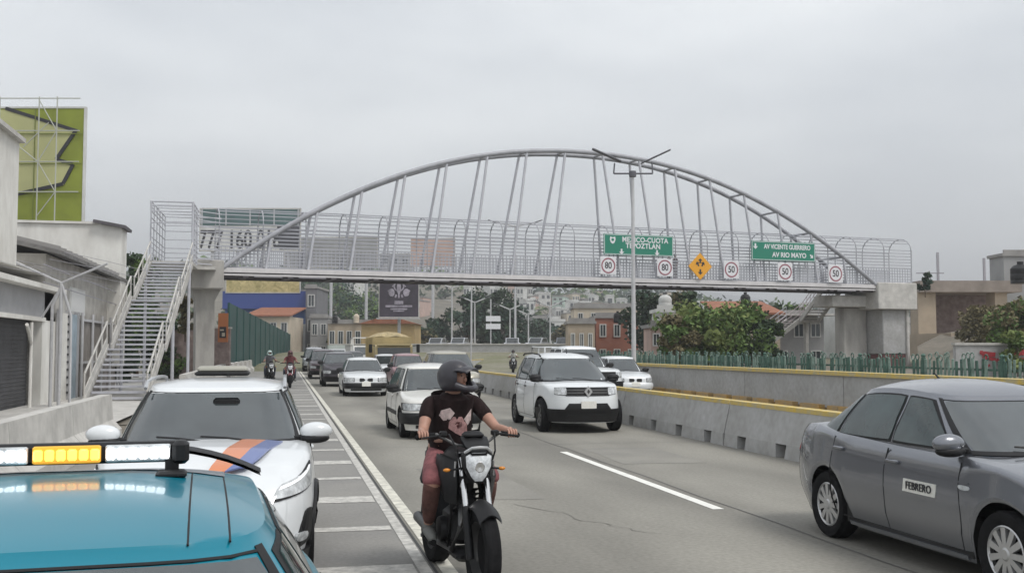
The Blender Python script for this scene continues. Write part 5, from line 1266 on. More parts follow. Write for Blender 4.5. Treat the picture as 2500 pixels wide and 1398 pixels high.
def face_old(c, root, plate_=True, twin=False, bumper='black'):
    h = c.zt(c.L/2-.03)
    lamps(c, root, [(.42, h-.17), (.78, h-.17), (.78, h-.03), (.42, h-.03)], inner=False)
    m = MB()
    if twin:
        for y in (-.14, .14): badge_patch(m, c, y, h-.1, .2, .12, 0, .012, .1)
    else: front_patch(m, c, [(-.40, h-.17), (.40, h-.17), (.40, h-.03), (-.40, h-.03)], .01, 8, 2, 0)
    g = m.build('grille', 'black', root)
    if not twin:
        b = MB()
        for k in range(3):
            z = h-.145+k*.045; front_patch(b, c, [(-.38, z), (.38, z), (.38, z+.008), (-.38, z+.008)], .016, 6, 1, 0)
        b.build('grille_bar', 'rimm', g)
    m = MB(); a1 = c.W/2*.97
    patch(m, c.B, [(-1.15, .3), (1.15, .3), (1.15, h-.22), (-1.15, h-.22)], .035, 34, 4, 0); m.build('bumper', bumper, root, 40)
    m = MB(); front_patch(m, c, [(-.55, .22), (.55, .22), (.55, .28), (-.55, .28)], .02, 6, 2, 0); m.build('air_intake', 'under', root)
    if plate_: plate(c, root, .46, off=.05)
def rear_lights(c, root, z, h=.16):
    lamps(c, root, [(c.W/2*.55, z-h/2), (c.W/2*.9, z-h/2), (c.W/2*.9, z+h/2), (c.W/2*.55, z+h/2)], 'tail_light', 'redlens', rear=True, inner=False)
def side_strip(c, root, m='black', z0=.42, z1=.5):
    for sd in (1, -1):
        for x0, x1 in ((c.wh[0]-.42, c.wh[1]+.42),):
            mb = MB(); side_patch(mb, c, sd, [(x0, z0), (x1, z0), (x1, z1), (x0, z1)], .012, 16, 2, 0); mb.build('side_moulding', m, root, 40)

def W_(x0, x1, x2, x3): return (x0, x1, x2, x3)
FACE = -math.pi/2      # local +x turned towards the camera end of the road
# --- grey saloon at the right edge
c = sedan_grey()
g = make_car('grey saloon cut by the right edge, with a small FEBRERO plate on its door', c, (5.80, 8.05, 0), FACE, 'grey_car', group=None, spokes=11, detail=3,
             windows=(W_(.68, -.10, -.10, .18), W_(-.16, -.98, -.80, -.16), W_(-1.04, -1.42, -.93, -.86)))
lamps(c, g, [(.42, .60), (('x', 1.78), .62), (('x', 1.72), .80), (.50, .74)], inner=True)
m = MB(); front_patch(m, c, [(-.42, .50), (.42, .50), (.38, .70), (-.38, .70)], .008, 8, 3, .1); m.build('grille', 'black', g)
m = MB(); front_patch(m, c, [(-.55, .24), (.55, .24), (.5, .38), (-.5, .38)], .008, 8, 3, .1); m.build('air_intake', 'black', g)
lamps(c, g, [(.60, .72), (('x', -1.93), .72), (('x', -2.0), .90), (.62, .90)], 'tail_light', 'redlens', rear=True, inner=False)
for sd in (1, -1):
    m = MB(); side_patch(m, c, sd, [(1.02, .70), (.90, .70), (.88, .735), (1.02, .735)], .008, 3, 2, .2); m.build('side_indicator', 'lens', g)
    m = MB(); side_patch(m, c, sd, [(.95, .19), (-.72, .19), (-.72, .225), (.95, .225)], .02, 14, 2, 0); m.build('sill', 'grey_car', g, 40)
    m = MB(); side_patch(m, c, sd, [(1.0, .745), (-1.85, .845), (-1.85, .86), (1.0, .76)], .006, 30, 2, 0); m.build('crease', 'grey_car', g, 40)
p0 = c.B(c.ax(.55, .66, -1), .66); p1 = c.B(c.ax(.15, .66, -1), .66)
m = MB(); side_patch(m, c, -1, [(.62, .60), (.18, .60), (.18, .70), (.62, .70)], .006, 4, 2, 0); dp = m.build('door_sign', 'plate', g)
text_part('FEBRERO', .088, 'ink', dp, (.40, p0.y-.012, .65), (math.pi/2, 0, 0), sx=.92, bold=.0, spacing=1.08)
m = MB(); m.tube([(-.55, 0, 1.46), (-.66, 0, 1.53)], .011, 6, r1=.006); m.ell((-.54, 0, 1.465), (.05, .025, .015)); m.build('aerial', 'black', g)

# --- white police SUV parked on the shoulder
def kicks():
    c = Car(4.25, 1.68, [(-2.12, 1.03), (-1.2, 1.03), (0, 1.0), (.85, .99), (1.05, .985), (1.5, .96), (1.9, .88), (2.05, .82), (2.125, .75)],
            [(.2, .94), (.4, .99), (.62, 1.0), (.8, .98), (1.0, .94)],
            [(.2, .08), (.42, .0), (.65, .03), (.85, .14)], [(.2, .08), (.5, 0), (1.0, .06)],
            (1.28, -1.3), .33, .2, (1.05, .36, -1.55, -1.9, 0.98, 1.395, .76, .585, .05), n=5.2, ng=5)
    c.doors = (.72, -.1, -1.0); c.mirror = M['white']; return c
c = kicks()
pv = make_car('white police SUV on the shoulder with roof beacon box and orange and blue bonnet stripe', c, (-.56, 9.85, 0), FACE, 'white', group=None, name='police_suv', cat='police car', spokes=10, detail=3,
              windows=(W_(.62, -.05, -.05, .16), W_(-.12, -.95, -.95, -.12), W_(-1.02, -1.6, -1.38, -1.02)))
def hood_pt(c):
    def f(x, yf):   # point on the bonnet top
        z = c.zt(x); h = c.W/2*interp(z, c.wz)
        xf, xr = c.xf(z), c.xr(z); u = min(1, abs((x-(xf+xr)/2)/((xf-xr)/2))); cy = (1-u**c.n)**(1/c.n)
        return Vector((x, h*cy*.95*yf, z+.045*(cy*cy)*(1-yf*yf)))
    return f
hp = hood_pt(c)
for nm, mt, qd in (('orange_stripe', mat('orange_livery', (.62, .20, .07), .35, coat=.6), [(1.02, .34), (1.95, .10), (1.95, .34), (1.02, .58)]),
                   ('blue_stripe', mat('blue_livery', (.10, .14, .34), .35, coat=.6), [(1.02, .58), (1.95, .34), (1.88, .54), (1.04, .76)])):
    m = MB(); patch(m, lambda x, y: hp(x, y), [(qd[0][0], qd[0][1]), (qd[1][0], qd[1][1]), (qd[2][0], qd[2][1]), (qd[3][0], qd[3][1])], .004, 14, 8, 0); m.build(nm, mt, pv, 40)
lamps(c, pv, [(.50, .66), (('x', 1.62), .74), (('x', 1.50), .90), (.58, .78)], off=.012, inner=False)
for sd in (1, -1):
    m = MB(); front_patch(m, c, [(sd*.54, .735), (('x', 1.60, sd), .85), (('x', 1.58, sd), .875), (sd*.55, .76)], .018, 10, 2, 0); m.build('running_light', mat('running_light', (.8, .82, .84), .2, emit=(1, 1, 1), es=.25), pv)
m = MB(); front_patch(m, c, [(-.30, .40), (.30, .40), (.46, .70), (-.46, .70)], .012, 10, 5, 0); m.build('grille', 'black', pv)
m = MB()
for sd in (1, -1): front_patch(m, c, [(sd*.29, .38), (sd*.34, .38), (sd*.52, .70), (sd*.46, .70)], .02, 2, 6, 0)
front_patch(m, c, [(-.31, .37), (.31, .37), (.31, .40), (-.31, .40)], .02, 10, 1, 0); m.build('grille_surround', 'chrome', pv)
for sd in (1, -1):
    m = MB(); front_patch(m, c, [(sd*.62, .30), (sd*.78, .36), (sd*.78, .58), (sd*.73, .58)], .01, 4, 5, .08); m.build('fog_lamp_bezel', 'black', pv)
    m = MB(); badge_patch(m, c, sd*.70, .40, .08, .06, 0, .02, .2); m.build('fog_lamp', 'lens', pv)
m = MB(); patch(m, c.B, [(-1.2, .2), (1.2, .2), (1.2, .28), (-1.2, .28)], .02, 30, 2, 0); m.build('lower_bumper', 'black', pv, 40)
for sd in (1, -1):
    m = MB(); rr = .33*1.17
    pts = []
    for k in range(13):
        a = math.pi*k/12; x = 1.28+rr*math.cos(a); z = .33+rr*math.sin(a)
        pts.append(c.B(c.ax(x, z, sd), z)+Vector((0, sd*.005, 0)))
    m.tube(pts, .022, 6); m.build('arch_trim', 'black', pv, 40)
plate(c, pv, .30, off=.03)
for sd in (1, -1):
    m = MB(); pts = [(x, sd*.58, c.roofz(x, .55)+(.05 if abs(x+.55) < .85 else .0)) for x in (.3, .2, -.1, -.6, -1.1, -1.35, -1.45)]
    m.tube(pts, .016, 6); m.build('roof_rail', 'silver', pv, 40)
m = MB(); m.rbox((-.75, 0, c.roofz(-.7, 0)+.035), (.36, .50, .04), .015, mi=1); m.rbox((-.75, 0, c.roofz(-.7, 0)+.075), (.30, .46, .06), .022)
m.build('beacon_box', [mat('beacon_cover', (.36, .35, .30), .5), 'black'], pv, 40)
m = MB(); m.rbox((.52, .10, 1.30), (.05, .22, .07), .02); m.build('rear_view_mirror', 'black', pv, 40)

# --- blue police car closest to the camera
c = Car(4.3, 1.72, [(-2.15, .95), (-1.6, 1.0), (0, .94), (.95, .92), (1.8, .80), (2.15, .66)],
        [(.2, .93), (.4, .99), (.6, 1.0), (.8, .97), (1.0, .93)], [(.2, .06), (.45, 0), (.75, .1)], [(.2, .08), (.45, 0), (1.0, .08)],
        (1.32, -1.2), .305, .17, (1.05, .33, -1.10, -1.75, .93, 1.285, .77, .56, .06), n=4.6, ng=6.5)
c.doors = (.85, -.1, -1.0); c.mirror = M['blue_car']
bl = make_car('light blue police car nearest the camera with a lit light bar across its roof', c, (0, 0, 0), FACE, 'blue_car', group=None, name='police_car', cat='police car', spokes=9, detail=3,
              windows=(W_(.70, .0, .0, .22), W_(-.07, -.95, -.80, -.07), W_(-1.0, -1.4, -1.05, -.88)))
BLUE_ROOT, BLUE = bl, c
lamps(c, bl, [(.42, .58), (('x', 1.75), .60), (('x', 1.7), .76), (.5, .70)])
m = MB(); front_patch(m, c, [(-.4, .42), (.4, .42), (.4, .62), (-.4, .62)], .01, 8, 3, .1); m.build('grille', 'black', bl)
rear_lights(c, bl, .8)
zr = lambda x, y: c.roofz(x, y)
for sd in (1, -1):      # roof ditch seams, rain visors
    m = MB(); pts = [(x, sd*.36, zr(x, .36)-.001) for x in [lerp(.32, -1.08, k/14) for k in range(15)]]
    m.tube(pts, .003, 6); m.build('roof_seam', 'seal', bl, 40)
    m = MB(); pts = [(x, sd*.455, zr(x, .455)-.001) for x in [lerp(.30, -1.08, k/14) for k in range(15)]]; m.tube(pts, .003, 6); m.build('door_top_seam', 'seal', bl, 40)
# grey tinted strip on the roof head and dark spoiler lip at the tail of the roof
m = MB(); m.grid([[Vector((x, y, zr(x, y)+.003)) for y in [lerp(-.46, .46, j/12) for j in range(13)]] for x in (-.64, -.72, -.82, -.9)]); m.build('roof_panel', mat('grey_vinyl', (.22, .25, .28), .3, coat=.4), bl, 40)
pts = []
for k in range(21):
    y = lerp(-.60, .60, k/20); pts.append(Vector((-1.22-.10*(1-(y/.6)**2), y, 1.395-.10*abs(y/.6)**3)))
m = MB(); m.grid([[p+Vector((.05, 0, -.004)) for p in pts], [p+Vector((.0, 0, .008)) for p in pts], [p+Vector((-.04, 0, 0)) for p in pts], [p+Vector((-.035, 0, -.016)) for p in pts], [p+Vector((.045, 0, -.016)) for p in pts]])
m.build('roof_spoiler', 'black', bl, 40)
# light bar
lb = MB(); X0 = -.55; ZL = zr(X0, 0)+.058
lb.rbox((X0-.03, 0, ZL), (.07, .66, .062), .01); lb.rbox((X0, .325, ZL), (.09, .05, .070), .012); lb.rbox((X0, -.325, ZL), (.09, .05, .070), .012)
for sd in (1, -1): lb.box((X0, sd*.30, ZL-.055), (.05, .04, .07)); lb.rbox((X0+.05, sd*.30, ZL-.062), (.08, .09, .022), .008)
lbo = lb.build('light_bar', 'black', bl, 40)
em_w = mat('led_white', (.9, .95, 1), .2, emit=(1, 1, 1), es=1.5); em_a = mat('led_amber', (1, .55, .1), .2, emit=(1, .50, .10), es=1.3)
am_b = mat('amber_backing', (.5, .28, .03), .3, emit=(.8, .40, .04), es=.55)
for i, (y0, y1, mt) in enumerate(((-.295, -.108, em_w), (-.095, .095, em_a), (.108, .295, em_w))):
    m = MB(); n = 6
    m.rbox((X0+.012, (y0+y1)/2, ZL), (.02, y1-y0, .052), .004, mi=1)
    for k in range(n):
        y = lerp(y0, y1, (k+.5)/n); m.rbox((X0+.026, y, ZL), (.012, (y1-y0)/n*.84, .034), .005)
    m.build('led_module', [mt, am_b if i == 1 else 'lens'], lbo)
BY = -math.pi/2+R(4)
bl.rotation_euler = (0, 0, BY)
bar = pt(165, 1106, 3.2)     # centre of the light bar
off = Matrix.Rotation(BY, 3, 'Z') @ Vector((X0, 0, 0))
bl.location = (bar.x-off.x, bar.y-off.y, 0)
print('blue bar z', bar.z, ZL, bl.location)

# --- white SUV with black grille in the middle of the road
c = suv(4.31, 1.82, 1.66, .345, 1.03); c.mirror = M['black']; c.handle = M['black']; c.n = 3.5; c.gh = (1.24, .36, -1.80, -2.0, 1.03, 1.55, .83, .60, .075); c.ng = 5
d = make_car('white SUV with black lower bumper and a round silver grille emblem, ahead of the pickup', c, (6.2, 23.35, 0), FACE-R(1), 'white', spokes=8, rimstyle='dark', detail=3, name='suv', cat='SUV',
             windows=(W_(.75, -.02, -.02, .30), W_(-.1, -.95, -.95, -.1), W_(-1.03, -1.62, -1.5, -1.03)))
front_y = c.W/2
lamps(c, d, [(.46, .78), (('x', 1.88), .80), (('x', 1.84), .94), (.46, .95)], off=.012)
m = MB(); front_patch(m, c, [(-.46, .77), (.46, .77), (.46, .95), (-.46, .95)], .012, 10, 3, 0); gg = m.build('grille', 'black', d)
m = MB()
for z in (.825, .88): front_patch(m, c, [(-.44, z), (.44, z), (.44, z+.014), (-.44, z+.014)], .02, 10, 1, 0)
m.build('grille_bar', 'rimd', gg)
# silver open diamond in a round boss
m = MB(); ex = c.xf(.86)+.03
di = lambda a, b: [(0, b), (a, 0), (0, -b), (-a, 0)]
o_ = di(.085, .115); i_ = di(.035, .055)
vs = [(ex+.02, y, .86+z) for y, z in o_]+[(ex+.02, y, .86+z) for y, z in i_]+[(ex-.03, y, .86+z) for y, z in o_]+[(ex-.03, y, .86+z) for y, z in i_]
fs = [(k, (k+1) % 4, 4+(k+1) % 4, 4+k) for k in range(4)]+[(k, (k+1) % 4, 8+(k+1) % 4, 8+k) for k in range(4)]+[(4+k, 4+(k+1) % 4, 12+(k+1) % 4, 12+k) for k in range(4)]
m.add(vs, fs); m.lathe([(.001, ex-.006), (.08, ex-.006), (.09, ex-.02)], 'X', (0, 0, .86), 16, mi=1); m.build('emblem', ['rimm', 'rimd'], d)
m = MB(); patch(m, c.B, [(-1.25, .23), (1.25, .23), (1.25, .50), (-1.25, .50)], .018, 34, 5, 0); m.build('lower_bumper', 'black', d, 40)
m = MB(); front_patch(m, c, [(-.50, .48), (.50, .48), (.40, .62), (-.40, .62)], .022, 10, 3, 0); m.build('bumper_insert', 'black', d, 40)
m = MB(); front_patch(m, c, [(-.48, .26), (.48, .26), (.44, .40), (-.44, .40)], .03, 8, 3, .1); m.build('air_intake', 'under', d)
plate(c, d, .59, off=.04)
for sd in (1, -1):
    m = MB(); m.tube([(x, sd*.60, c.roofz(x, .56)+(.045 if -1.45 < x < .2 else .01)) for x in (.30, .18, -.5, -1.4, -1.52)], .018, 6); m.build('roof_rail', 'black', d, 40)
m = MB(); m.tube([(.30, 0, 1.64), (.24, 0, 1.74)], .012, 6); m.build('aerial', 'black', d)
rear_lights(c, d, .95)

# --- white old hatchback behind the motorcyclist
c = hatch(); c.mirror = M['black']
h = make_car('white boxy hatchback with black bumper, right behind the motorcyclist', c, (3.05, 22.4, 0), FACE+R(.5), 'white_w', detail=3, rimstyle='dark', spokes=6, name='hatchback', cat='car',
             windows=(W_(.62, -.05, -.05, .30), W_(-.13, -.98, -.98, -.13), W_(-1.06, -1.55, -1.32, -1.06)))
face_old(c, h); side_strip(c, h); rear_lights(c, h, .8)
c.wd = 0
# --- white saloon with twin nostril grille
c = oldsedan(4.3, 1.66, 1.39); c.mirror = M['black']
t = make_car('white saloon with two black grille openings, behind the boxy hatchback', c, (2.98, 41.3, 0), FACE, 'white', detail=2, rimstyle='dark', spokes=6, name='saloon_car',
             windows=(W_(.7, -.02, -.02, .28), W_(-.1, -.9, -.75, -.1)))
face_old(c, t, twin=True); rear_lights(c, t, .8)
# --- smaller queue cars: kind, label, x, y, paint, size scale, heading
def simple(kind, label, x, y, body, name='car', cat='car', z=0, rz=FACE, sc=None, twin=False, bumper='black', group='cars in the oncoming traffic queue', rimstyle='dark'):
    c = kind; c.mirror = M['black']
    xA0, xA1, xC1, xC0 = c.gh[:4]; dl = c.doors
    r = make_car(label, c, (x, y, z), rz, body, detail=1, rimstyle=rimstyle, spokes=6, name=name, cat=cat, scale=sc, group=group,
                 windows=(W_(xA0-.32, dl[1]+.04, dl[1]+.04, xA1-.1), W_(dl[1]-.04, dl[2]+.02, min(dl[2]+.1, dl[1]-.4), dl[1]-.04)))
    if kind.zt(c.L/2) < .8: face_old(c, r, twin=twin, bumper=bumper)
    else:
        z0 = c.zt(c.L/2)-.03
        lamps(c, r, [(.46, z0-.2), (.82, z0-.18), (.82, z0-.04), (.46, z0-.04)], inner=False)
        m = MB(); front_patch(m, c, [(-.44, z0-.22), (.44, z0-.22), (.44, z0-.03), (-.44, z0-.03)], .012, 8, 3, 0); m.build('grille', 'black', r)
        m = MB(); patch(m, c.B, [(-1.2, .26), (1.2, .26), (1.2, .46), (-1.2, .46)], .02, 24, 3, 0); m.build('bumper', bumper, r, 40)
        plate(c, r, .52, off=.04)
    rear_lights(c, r, .85)
    return r
simple(suv(4.3, 1.78, 1.6), 'black SUV mostly hidden behind the twin-grille white saloon', 2.62, 51.5, 'dark_car', 'suv', 'SUV')
simple(suv(4.4, 1.8, 1.72), 'dark plum SUV in the left lane, in front of the silver minivan', 2.35, 64.5, 'plum_car', 'suv', 'SUV')
simple(oldsedan(4.3, 1.7, 1.5), 'grey car squeezed between the plum SUV and the silver minivan', 2.5, 74, 'silver', 'saloon_car', 'car')
simple(hatch(4.0, 1.7, 1.55), 'far dark hatchback behind the dump truck, beside the silver minivan', 5.0, 78, 'dark_car', 'hatchback', 'car')
simple(suv(4.4, 1.8, 1.85), 'small silver minivan far down the left lane behind the plum SUV', 2.35, 84, 'silver', 'minivan', 'van')
simple(suv(4.3, 1.8, 1.68), 'champagne SUV partly hidden by the motorcyclist helmet', 5.75, 37.5, 'beige_car', 'suv', 'SUV')
simple(hatch(4.0, 1.7, 1.5), 'faded maroon hatchback between the twin-grille saloon and champagne SUV', 5.75, 50.5, 'pink_car', 'hatchback', 'car')
simple(oldsedan(4.3, 1.7, 1.42), 'white-roofed car just in front of the sand-coloured dump truck', 5.6, 59.5, 'white', 'saloon_car', 'car')
simple(suv(4.5, 1.8, 1.8), 'pale green-white van seen over the roof of the twin-grille saloon', 6.6, 84, 'white_w', 'minivan', 'van')
vw = oldsedan(4.4, 1.75, 1.44); vw.n = 4.2; vw.ng = 5.5
v = simple(vw, 'silver-white saloon beyond the concrete barrier, right of the white pickup', 12.45, 38.9, 'white', 'saloon_car', 'car', rimstyle='alloy', bumper='white', twin=True, group='cars beyond the median barrier')

# --- white double-cab pickup beyond the barrier
def pickup(label, loc, rz, paint_, group):
    c = Car(5.2, 1.86, [(-2.6, 1.08), (-.75, 1.08), (0, 1.1), (.8, 1.1), (1.1, 1.09), (1.8, 1.08), (2.5, 1.02), (2.6, .95)],
            [(.3, .95), (.5, 1), (.85, .99), (1.1, .96)], [(.3, .06), (.55, 0), (1.0, .06)], [(.3, .04), (1.1, .02)],
            (1.6, -1.5), .37, .32, (1.25, .62, -.62, -.85, 1.08, 1.75, .84, .66, .06), n=6, ng=7)
    c.doors = (.95, .02, -.78); c.mirror = M['black']
    r = make_car(label, c, loc, rz, paint_, detail=1, rimstyle='alloy', spokes=6, name='pickup_truck', cat='pickup truck', group=group,
                 windows=(W_(.85, .06, .06, .52), W_(-.02, -.72, -.55, -.02)))
    lamps(c, r, [(.50, .78), (('x', 2.3), .80), (('x', 2.28), .96), (.50, .96)], off=.012)
    m = MB(); front_patch(m, c, [(-.5, .72), (.5, .72), (.5, .98), (-.5, .98)], .014, 8, 3, 0); m.build('grille', 'black', r)
    m = MB(); patch(m, c.B, [(-1.1, .4), (1.1, .4), (1.1, .66), (-1.1, .66)], .05, 24, 3, 0); m.build('bumper', 'black', r, 40)
    plate(c, r, .54, off=.07)
    m = MB(); m.box((-1.68, 0, 1.16), (1.62, 1.4, .04)); m.build('bed_cover', 'under', r)
    m = MB()
    for sd in (1, -1):
        m.tube([(-.85, sd*.78, 1.1), (-.95, sd*.72, 1.78), (-2.3, sd*.72, 1.80), (-2.5, sd*.78, 1.1)], .03, 8); m.tube([(-1.6, sd*.76, 1.1), (-1.6, sd*.72, 1.8)], .025, 8)
    for x in (-.95, -1.6, -2.3): m.tube([(x, .72, 1.79), (x, -.72, 1.79)], .025, 8)
    m.build('bed_rack', paint_, r, 40)
    return r
pickup('white pickup with a bed rack beyond the barrier, behind the white SUV', (10.0, 36.3, 0), FACE+R(6), 'white', 'cars beyond the median barrier')
def motorcycle(label, loc, rz, body='black', accent='rimd', group=None, scooter=False, scale=None):
    r = thing('motorcycle', label, 'motorcycle', loc, rz, group, scale)
    for i, (x, rad, wd) in enumerate(((.68, .315, .115), (-.66, .31, .15))):
        wheel(r, x, 0, rad, wd, 1, 'dark', 5, True)
        if i == 0:
            m = MB(); m.lathe([(.06, .045), (.145, .045), (.145, .052), (.06, .052)], 'Y', (x, 0, rad), 20, closed=True); m.rbox((x-.11, .055, rad+.09), (.07, .04, .1), .01, mi=1); m.build('brake_disc', ['rimm', 'black'], r, 40)
    top = Vector((.36, 0, 1.0))
    for sd in (1, -1):
        m = MB(); a = Vector((.68, sd*.095, .315)); b = Vector((.39, sd*.095, .98))
        m.tube([a+Vector((0, 0, -.05)), lerp(a, b, .45)], .032, 12); m.tube([lerp(a, b, .42), b], .023, 12, mi=1); m.build('fork_leg', ['black', 'chrome'], r, 40)
    m = MB()      # front mudguard
    rows = []
    for k in range(15):
        a = R(52+k*7.0); rr = .365; rows.append([Vector((.68+rr*math.cos(a)*(1-.02*abs(j)), j*.029, .315+rr*math.sin(a)-.010*abs(j)**1.6)) for j in (-3, -2, -1, 0, 1, 2, 3)])
    m.grid(rows); m.grid([[p*1+Vector((-.004, 0, -.012)) for p in q] for q in rows]); m.build('front_mudguard', [body], r, 60)
    m = MB(); m.box((.47, 0, .80), (.04, .24, .05)); m.box((.385, 0, .97), (.08, .25, .03)); m.tube([(.40, 0, .98), (.33, 0, .72)], .035, 10); m.build('fork_clamp', 'black', r)
    # headlight: shield shape
    out_ = [(-.055, 1.0), (.055, 1.0), (.105, .975), (.10, .90), (.062, .83), (.03, .795), (-.03, .795), (-.062, .83), (-.10, .90), (-.105, .975)]
    def shield(k, x): return [Vector((x, y*k, .89+(z-.89)*k)) for y, z in out_]
    m = MB(); m.grid([shield(1.0, .46)+[shield(1.0, .46)[0]], shield(1.18, .52)+[shield(1.18, .52)[0]], shield(1.1, .575)+[shield(1.1, .575)[0]], shield(1.0, .58)+[shield(1.0, .58)[0]]]); m.add(shield(1.0, .46), [tuple(range(10))]); hb = m.build('headlight_shell', body, r, 50)
    m = MB(); m.grid([shield(1.0, .578)+[shield(1, .578)[0]], shield(.75, .60)+[shield(.75, .60)[0]], shield(.4, .61)+[shield(.4, .61)[0]]]); m.add(shield(.4, .61), [tuple(range(10))])
    hl = m.build('headlight', mat('headlight_glow', (.55, .57, .58), .15, ior=1.8, emit=(.9, .93, 1), es=.08, ns=24, na=.45), r, 40)
    m = MB(); m.lathe([(.001, .612), (.035, .614), (.045, .606)], 'X', (0, 0, .90), 16); m.build('bulb_housing', 'chrome', hl)
    m = MB(); m.grid([[Vector((x, y*wf, z+.01*(1-abs(y)/.1))) for y in (-.1, -.06, 0, .06, .1)] for x, wf, z in ((.60, .6, 1.0), (.54, 1.0, 1.05), (.45, 1.1, 1.10), (.40, .9, 1.11))])
    m.grid([[Vector((x, y*wf, z-.02)) for y in (-.1, -.06, 0, .06, .1)] for x, wf, z in ((.60, .6, 1.0), (.54, 1.0, 1.05), (.45, 1.1, 1.10), (.40, .9, 1.11))]); m.build('fly_screen', 'black', r, 60)
    m = MB(); m.tube([(.565, -.11, 1.0), (.60, -.06, 1.035), (.61, 0, 1.04), (.60, .06, 1.035), (.565, .11, 1.0)], .011, 8); m.build('headlight_trim', 'rimm', r, 40)
    m = MB(); m.rbox((.42, 0, 1.115), (.12, .16, .05), .02); m.build('instrument_cluster', 'black', r, 40)
    for sd in (1, -1):
        m = MB(); m.tube([(.47, sd*.1, .88), (.47, sd*.20, .87)], .008, 6, mi=1); m.ell((.47, sd*.225, .87), (.018, .03, .014)); m.build('turn_signal', ['amber', 'black'], r, 40)
        m = MB(); m.grid([[Vector((x, sd*(y), z)) for x, y, z in row] for row in (((.40, .13, .92), (.30, .19, .95), (.12, .21, .96), (-.05, .17, .92)), ((.46, .14, .78), (.33, .225, .80), (.14, .235, .82), (-.02, .18, .82)), ((.38, .12, .60), (.30, .19, .62), (.18, .19, .68), (.02, .15, .74)))], 0)
        m.grid([[Vector((x-.01, sd*(y-.03), z)) for x, y, z in row] for row in (((.40, .13, .92), (.30, .19, .95), (.12, .21, .96), (-.05, .17, .92)), ((.46, .14, .78), (.33, .225, .80), (.14, .235, .82), (-.02, .18, .82)), ((.38, .12, .60), (.30, .19, .62), (.18, .19, .68), (.02, .15, .74)))], 0)
        m.build('tank_shroud', body, r, 60)
        m = MB(); m.tube([(.47, sd*.155, .93), (.46, sd*.16, .82)], [.009, .006], 6); m.build('shroud_trim', 'rimm', r, 40)
    m = MB(); m.tube([(.30, .40, 1.10), (.30, .26, 1.115), (.36, .12, 1.04), (.37, 0, 1.02), (.36, -.12, 1.04), (.30, -.26, 1.115), (.30, -.40, 1.10)], .012, 8, mi=0); m.build('handlebar', 'rimd', r, 40)
    for sd in (1, -1):
        m = MB(); m.tube([(.30, sd*.275, 1.112), (.30, sd*.41, 1.096)], .019, 10); m.ell((.30, sd*.418, 1.095), (.02, .02, .02), 8, 6); m.build('grip', 'rubber', r, 40)
        m = MB(); m.tube([(.335, sd*.22, 1.115), (.38, sd*.28, 1.11), (.375, sd*.40, 1.095)], .007, 6); m.rbox((.325, sd*.215, 1.12), (.05, .06, .04), .008); m.build('brake_lever', 'black', r, 40)
    m = MB(); m.tube([(.36, -.18, 1.12), (.46, -.14, 1.02), (.45, -.1, .85)], .007, 6); m.build('cable', 'black', r); m = MB(); m.tube([(.36, .20, 1.12), (.47, .17, 1.0), (.42, .12, .8)], .007, 6); m.build('cable', 'black', r)
    m = MB(); m.ell((.13, 0, .88), (.29, .155, .13), 20, 12, rot=Matrix.Rotation(R(8), 3, 'Y')); m.build('fuel_tank', body, r, 40)
    m = MB(); m.tube([(0, 0, .84), (-.25, 0, .80), (-.55, 0, .84), (-.80, 0, .90)], [.10, .125, .11, .06], 12); m.build('seat', 'rubber', r, 40)
    m = MB(); m.tube([(-.5, 0, .76), (-.9, 0, .86)], [.1, .05], 8); m.tube([(-.85, 0, .84), (-1.0, 0, .62)], [.05, .07], 8); m.build('tail_section', body, r, 40)
    m = MB(); m.rbox((.10, 0, .42), (.34, .24, .26), .04); m.rbox((.18, 0, .60), (.18, .17, .20), .03, ry=R(-15))
    for k in range(5): m.rbox((.19, 0, .54+k*.035), (.2, .21, .01), .003, ry=R(-15))
    m.lathe([(.001, .17), (.09, .165), (.1, .12), (.1, -.12), (.09, -.165), (.001, -.17)], 'Y', (.02, 0, .38), 18); m.build('engine', ['black'], r, 40)
    m = MB(); m.tube([(.26, -.05, .58), (.36, -.08, .45), (.25, -.12, .26), (-.1, -.14, .26), (-.35, -.17, .32)], .022, 8); m.tube([(-.30, -.15, .30), (-.74, -.15, .36)], [.032, .045], 12); m.build('exhaust', 'rimd', r, 40)
    m = MB()
    for sd in (1, -1):
        m.tube([(.36, sd*.04, .92), (.28, sd*.13, .60), (.2, sd*.13, .28), (-.2, sd*.13, .28), (-.22, sd*.12, .72), (.34, sd*.05, .84)], .018, 8); m.tube([(-.16, sd*.11, .36), (-.66, sd*.11, .31)], .022, 8); m.tube([(-.6, sd*.12, .34), (-.5, sd*.12, .74)], .022, 8)
    m.build('frame', 'black', r, 40)
    for sd in (1, -1):
        m = MB(); m.tube([(-.08, sd*.12, .32), (-.08, sd*.29, .32)], .014, 8); m.build('footpeg', 'rimd', r, 40)
    m = MB(); m.rbox((.22, 0, .22), (.3, .22, .08), .03); m.build('belly_pan', 'black', r, 40)
    return r
